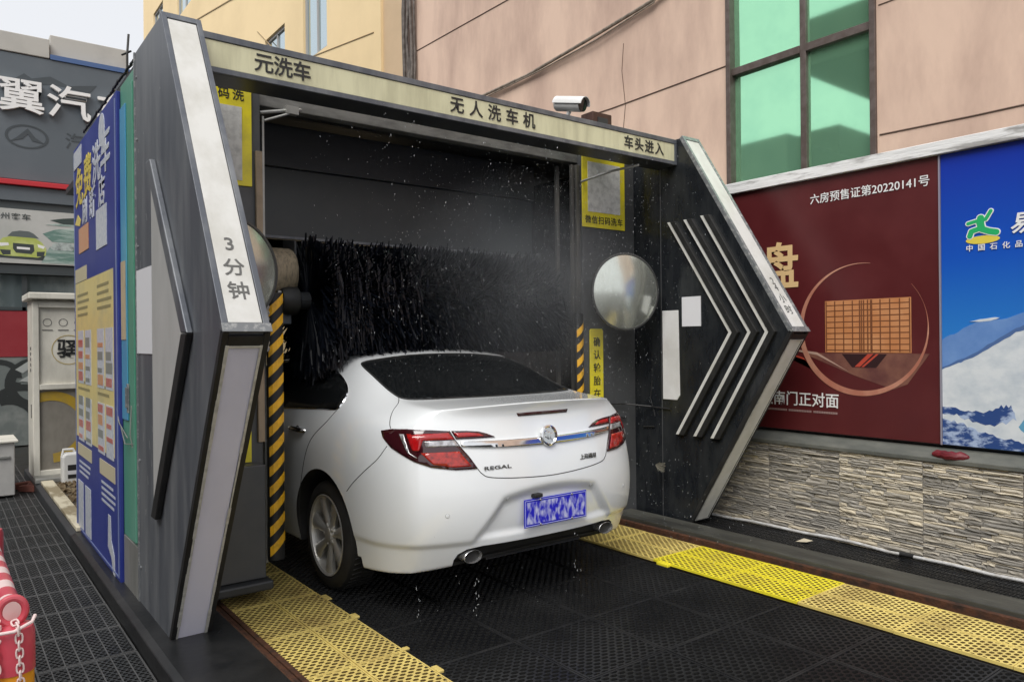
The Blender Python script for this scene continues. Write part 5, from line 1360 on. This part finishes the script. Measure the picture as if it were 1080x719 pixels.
b.box(.944 + LX, .9495 + LX, 9.83, 9.86, .75, .90); b.build('side_marks', GREYTXT, lk)
MB().box(.93 + LX, 1.7 + LX, 9.3, 9.56, .10, .15).build('sill', ALU, lk, bevel=.008)
# white bin at the left edge
t = thing('white_bin', 'low white metal box with a drawer handle at the left edge of the photo', 'box', (.35, 9.5, 0))
MB().box(.05, .62, 9.25, 9.8, .02, .56).build('body', M('white_box_paint', (.55, .54, .52, 1), .4, dirt=(.42, .41, .4, 1), amount=.7, scale=4), t, bevel=.01)
MB().box(.02, .65, 9.22, 9.83, .56, .585).build('lid', LK, t, bevel=.008)
MB().box(.1, .58, 9.232, 9.25, .40, .43).build('handle', ALU, t, bevel=.006)
# jerry can: round-shouldered body with a loop handle and printed label
JW = M('white_jug_plastic', (.72, .72, .70, 1), .4, rvar=.1)
t = thing('jerry_can', 'white plastic jug with black label standing behind the poster', 'jug', (1.13, 9.15, .1))
MB().prism([(1.02, .10), (1.24, .10), (1.24, .34), (1.21, .40), (1.16, .42), (1.05, .42), (1.02, .38)], 'Y', 9.08, 9.24).build('body', JW, t, bevel=.02)
MB().tube([(1.03, 9.16, .40), (1.04, 9.16, .455), (1.13, 9.16, .455), (1.15, 9.16, .41)], .014, 8).build('handle', JW, t, smooth=True)
MB().lathe([(.03, .42), (.03, .46), (.024, .465)], (1.19, 9.16, 0), (0, 0, 1), 16).build('cap', M('blue_cap', (.05, .1, .4, 1), .4, rvar=0), t)
MB().box(1.07, 1.2, 9.076, 9.08, .16, .30).build('label_print', BLACKP, t)
MB().box(1.07, 1.2, 9.074, 9.0765, .20, .24).build('label_print', PAPER, t)
# pale plank on the platform edge and debris
o = MB().box(.845, .955, 6.72, 9.25, .101, .135).build('plank', M('weathered_cream_plank', (.62, .56, .42, 1), .7, dirt=(.25, .2, .12, 1), amount=.9, scale=6, stretch=(1, .3, 1), lo=.48, hi=.6), origin=(.9, 8, .1), bevel=.006)
tag(o, 'long weathered cream board on the platform edge behind the poster', 'plank')
DB = [M('brown_debris', (.12, .08, .04, 1), .8, dirt=(.3, .24, .15, 1), amount=.8, scale=20), M('grey_debris', (.3, .27, .22, 1), .8, rvar=0), M('brick_debris', (.22, .08, .06, 1), .9, rvar=0)]
b = MB()
for i in range(300):
    y = random.uniform(6.95, 9.2); x = random.uniform(.97, 1.26); s_ = random.uniform(.008, .035)
    c = Vector((x, y, .10 + s_ * .4)); Mx = Matrix.Translation(c) @ Matrix.Rotation(random.uniform(0, 6), 4, (random.random(), random.random(), 1))
    b.box(-s_, s_, -s_ * .6, s_ * .6, -s_ * .35, s_ * .35, Mx)
o = b.build('loose_debris', DB[0], origin=(1.1, 8, .1)); tag(o, 'loose brown debris scattered on the platform behind the machine', 'debris', kind='stuff')
for i, (x, y, lab) in enumerate(((.72, 9.75, 'broken reddish brick nearer the white box'), (.80, 9.62, 'broken reddish brick at the foot of the locker'), (.76, 9.50, 'reddish brick lying across in front of the other bricks'))):
    Mx = Matrix.Translation((x, y, .035)) @ Matrix.Rotation(.4 + i, 4, 'Z')
    o = MB().box(-.09, .09, -.045, .045, -.03, .03, Mx).box(-.05, .05, -.03, .03, .03, .034, Mx).build('brick', DB[2], origin=(x, y, 0), bevel=.008); tag(o, lab, 'brick')

# ------------------------------------------------------------------ bollards with chain and striped bar
PINKP = M('faded_pink_plastic', (.58, .06, .09, 1), .38, dirt=(.62, .13, .15, 1), amount=.6, scale=9, rvar=.2, coat=.3)
PINKW = M('pale_pink_band', (.80, .62, .60, 1), .4, rvar=.1)
BYEL = M('bollard_yellow', (.85, .36, .015, 1), .4, dirt=(.65, .25, .02, 1), amount=.6, scale=7)
CHN = M('pale_pink_chain', (.82, .66, .64, 1), .4, rvar=.1)
REDC = M('red_print_mark', (.55, .06, .04, 1), .5, rvar=0)
def bollard(x, y, label):
    t = thing('bollard', label, 'bollard', (x, y, 0))
    MB().lathe([(.075, 0), (.075, .02), (.054, .035), (.054, .615)], (x, y, 0), (0, 0, 1), 32).build('post', BYEL, t, smooth=True)
    MB().lathe([(.057, .612), (.057, .72), (.052, .738), (.03, .745)], (x, y, 0), (0, 0, 1), 32).build('cap', PINKP, t, smooth=True)
    pts = [(x + .033 * cos(a), y, .782 + .038 * sin(a)) for a in [2 * pi * k_ / 28 for k_ in range(28)]]
    MB().tube(pts, .0105, 10, closed=True).build('ring_handle', PINKP, t, smooth=True)
    b = MB()
    for k_ in range(5):
        a = -1.0 + .2 * k_; p = [(x + .0555 * cos(a + .06 * sin(q)), y - .0555 * abs(sin(a + .06 * sin(q))) , .47 - .05 * (k_ % 2) + .018 * cos(q)) for q in [2 * pi * z_ / 10 for z_ in range(10)]]
        if k_ in (2,): b.tube(p, .0016, 5, closed=True)
    b.box(x + .02, x + .035, y - .054, y - .050, .50, .53)
    b.build('printed_mark', REDC, t)
    return t
bollard(.165, 2.62, 'pink capped yellow bollard nearest the camera, chain looped over its ring')
bollard(.17, 4.05, 'pink capped yellow bollard further back on the left walkway edge')
# chain: separate links along a hanging line
def chain_links(pts, pitch=.021):
    b = MB(); L_ = [Vector(p) for p in pts]; acc = []; d = 0
    seg = [(L_[i + 1] - L_[i]).length for i in range(len(L_) - 1)]; tot = sum(seg); n = int(tot / pitch)
    def at(s_):
        for i, l_ in enumerate(seg):
            if s_ <= l_: return L_[i].lerp(L_[i + 1], s_ / l_), (L_[i + 1] - L_[i]).normalized()
            s_ -= l_
        return L_[-1], (L_[-1] - L_[-2]).normalized()
    for k_ in range(n):
        c, t_ = at((k_ + .5) * tot / n); e = Vector((0, 0, 1)) if abs(t_.z) < .8 else Vector((1, 0, 0))
        s_ = t_.cross(e).normalized(); u_ = t_.cross(s_)
        if k_ % 2: s_ = u_
        s_ = (s_ + u_ * .25).normalized()
        ringp = []
        for q in range(14):
            a = 2 * pi * q / 14; l_ = cos(a); w_ = sin(a)
            ringp.append(c + t_ * (.0085 * (1 if l_ > 0 else -1) * min(1, abs(l_) * 1.8) + .005 * l_) + s_ * .0085 * w_)
        b.tube(ringp, .0027, 6, closed=True)
    return b
yb, xb = 2.62, .165
c1 = [(xb + .004, yb - .012, .705)] + [(xb + .012 + .012 * k_ / 10, yb - .060, .69 - .05 * k_) for k_ in range(14)]
c2 = [(xb - .035, yb - .02, .715), (xb - .055, yb - .045, .69), (xb - .06, yb - .05, .62), (xb - .062, yb - .05, .5), (xb - .063, yb - .05, .35), (xb - .063, yb - .05, .1)]
c3 = [(xb - .03, yb - .03, .70), (xb - .045, yb - .06, .64), (xb - .04, yb - .065, .58), (xb - .055, yb - .06, .50), (xb - .045, yb - .065, .42), (xb - .05, yb - .06, .2)]
c1, c2, c3 = [[(p[0], p[1], p[2] + .052) for p in c] for c in (c1, c2, c3)]
b = chain_links(c1); b2 = chain_links(c2); b.add(b2.v, b2.f); b3 = chain_links(c3); b.add(b3.v, b3.f)
b.tube([(xb - .08, yb - .03, .752), (xb - .04, yb - .062, .742), (xb + .0, yb - .066, .742), (xb + .045, yb - .045, .754), (xb + .055, yb - .02, .764)], .005, 8)
o = b.build('plastic_chain', CHN, origin=(xb, yb - .06, 0), smooth=True); tag(o, 'pale pink plastic chain hanging down the nearest bollard', 'chain')
# striped bar between the two
t = thing('striped_bar', 'pink and white banded bar spanning the two bollards', 'barrier bar', (.16, 3.3, .76))
p0, p1 = Vector((.165, 2.67, .765)), Vector((.15, 4.0, .775)); n = 15
for k_ in range(n):
    a, c = p0.lerp(p1, k_ / n), p0.lerp(p1, (k_ + 1) / n)
    MB().tube([a, c], .030 + (.0008 if k_ % 2 else 0), 20).build('band', PINKW if k_ % 2 == 0 else PINKP, t, smooth=True)

# ------------------------------------------------------------------ water in the air
WD = bpy.data.materials.new('water_droplet'); WD.use_nodes = True; bs = WD.node_tree.nodes['Principled BSDF']
bs.inputs['Base Color'].default_value = (.9, .93, .95, 1); bs.inputs['Roughness'].default_value = .05; bs.inputs['Transmission Weight'].default_value = .35; bs.inputs['IOR'].default_value = 1.33
b = MB(); rd = random.Random(11)
for i in range(6500):
    q = rd.random()
    if q < .55: c = Vector((rd.gauss(4.0, .5), rd.uniform(3.9, 5.2), rd.uniform(.8, 3.0)))
    elif q < .85: c = Vector((rd.uniform(1.9, 4.8), rd.uniform(3.5, 4.9), rd.uniform(1.3, 2.9)))
    else: c = Vector((rd.uniform(1.9, 4.8), rd.uniform(3.2, 4.4), abs(rd.gauss(0, .35)) + .05))
    if c.x > 4.8 or c.x < 1.8 or (c.z < 1.3 and 3.3 < c.y and 1.85 < c.x < 3.85): continue
    s_ = rd.uniform(.0005, .0016); l_ = s_ * rd.choice([1, 1, 1.5, 3, 5]); dx = rd.uniform(-.3, .3)
    up_ = Vector((dx * l_, 0, l_))
    b.add([c + up_, c - up_, c + Vector((s_, 0, 0)), c - Vector((s_, 0, 0)), c + Vector((0, s_, 0)), c - Vector((0, s_, 0))],
          [(0, 2, 4), (0, 4, 3), (0, 3, 5), (0, 5, 2), (1, 4, 2), (1, 3, 4), (1, 5, 3), (1, 2, 5)])
for cx_, cy_ in ((2.05, 3.55), (2.3, 3.36), (2.32, 3.4), (3.0, 3.34)):   # drips under the bumper
    for k_ in range(6):
        c = Vector((cx_ + rd.uniform(-.02, .02), cy_ + rd.uniform(-.03, .03), rd.uniform(.05, .28))); s_ = .0016; l_ = rd.uniform(.003, .012)
        b.add([c + Vector((0, 0, l_)), c - Vector((0, 0, l_)), c + Vector((s_, 0, 0)), c - Vector((s_, 0, 0)), c + Vector((0, s_, 0)), c - Vector((0, s_, 0))],
              [(0, 2, 4), (0, 4, 3), (0, 3, 5), (0, 5, 2), (1, 4, 2), (1, 3, 4), (1, 5, 3), (1, 2, 5)])
o = b.build('water_droplets', WD, origin=(3, 4.3, 1)); tag(o, 'fine water droplets flying in the wash bay', 'water spray', kind='stuff')
fog = bpy.data.materials.new('spray_haze'); fog.use_nodes = True; nt = fog.node_tree; nt.nodes.remove(nt.nodes['Principled BSDF'])
vs_ = nt.nodes.new('ShaderNodeVolumeScatter'); vs_.inputs['Color'].default_value = (.9, .94, 1, 1)
tc = nt.nodes.new('ShaderNodeTexCoord'); gr = nt.nodes.new('ShaderNodeTexGradient'); gr.gradient_type = 'SPHERICAL'
mpg = nt.nodes.new('ShaderNodeMapping'); mpg.inputs['Scale'].default_value = (1 / 1.15, 1 / .6, 1 / .95)
nz = nt.nodes.new('ShaderNodeTexNoise'); nz.inputs['Scale'].default_value = 2.2; nz.inputs['Detail'].default_value = 2
mm = nt.nodes.new('ShaderNodeMath'); mm.operation = 'MULTIPLY'; m2 = nt.nodes.new('ShaderNodeMath'); m2.operation = 'MULTIPLY'; m2.inputs[1].default_value = 1.25
nt.links.new(tc.outputs['Object'], mpg.inputs['Vector']); nt.links.new(mpg.outputs['Vector'], gr.inputs['Vector']); nt.links.new(tc.outputs['Object'], nz.inputs['Vector'])
nt.links.new(gr.outputs['Fac'], mm.inputs[0]); nt.links.new(nz.outputs['Fac'], mm.inputs[1]); nt.links.new(mm.outputs[0], m2.inputs[0]); nt.links.new(m2.outputs[0], vs_.inputs['Density'])
nt.links.new(vs_.outputs[0], nt.nodes['Material Output'].inputs['Volume'])
o = MB().box(2.45, 4.80, 4.10, 5.25, .95, 2.90).build('spray_haze', fog, origin=(3.65, 4.65, 1.95)); tag(o, 'thin grey water mist filling the wash bay round the brush', 'mist', kind='stuff')

# ------------------------------------------------------------------ buildings across the yard, behind and left of the camera (seen only as reflections)
t = thing('opposite_building', 'pale building with a deep dark eave across the yard, behind the camera', 'building', (-18, 0, 0))
MB().box(-24, -15, -16, 12.4, 0, 10).build('wall', M('pale_opposite_wall', (.55, .52, .47, 1), .8, dirt=(.45, .42, .38, 1), amount=.6, scale=.6), t)
MB().box(-24.5, -9, -16.5, 13.2, 10.0, 11.2).build('roof', M('dark_eave', (.06, .06, .055, 1), .8, rvar=0), t, bevel=.03)
for i in range(6):
    f = MB().box(-15.06, -14.98, -13 + i * 4, -11.2 + i * 4, 5, 7.2).build('window', M('opposite_window', (.08, .1, .12, 1), .1, rvar=0), t)
t = thing('neighbour_building', 'grey flat roofed building left of the car dealer', 'building', (-15, 14, 0))
MB().box(-26, -9.1, 14, 22, 0, 8.2).build('wall', M('grey_neighbour_wall', (.2, .21, .22, 1), .8, dirt=(.15, .16, .17, 1), amount=.6, scale=.6), t)
MB().box(-18, -15, 15, 18, 8.2, 9.8).build('roof_box', STEELD, t)
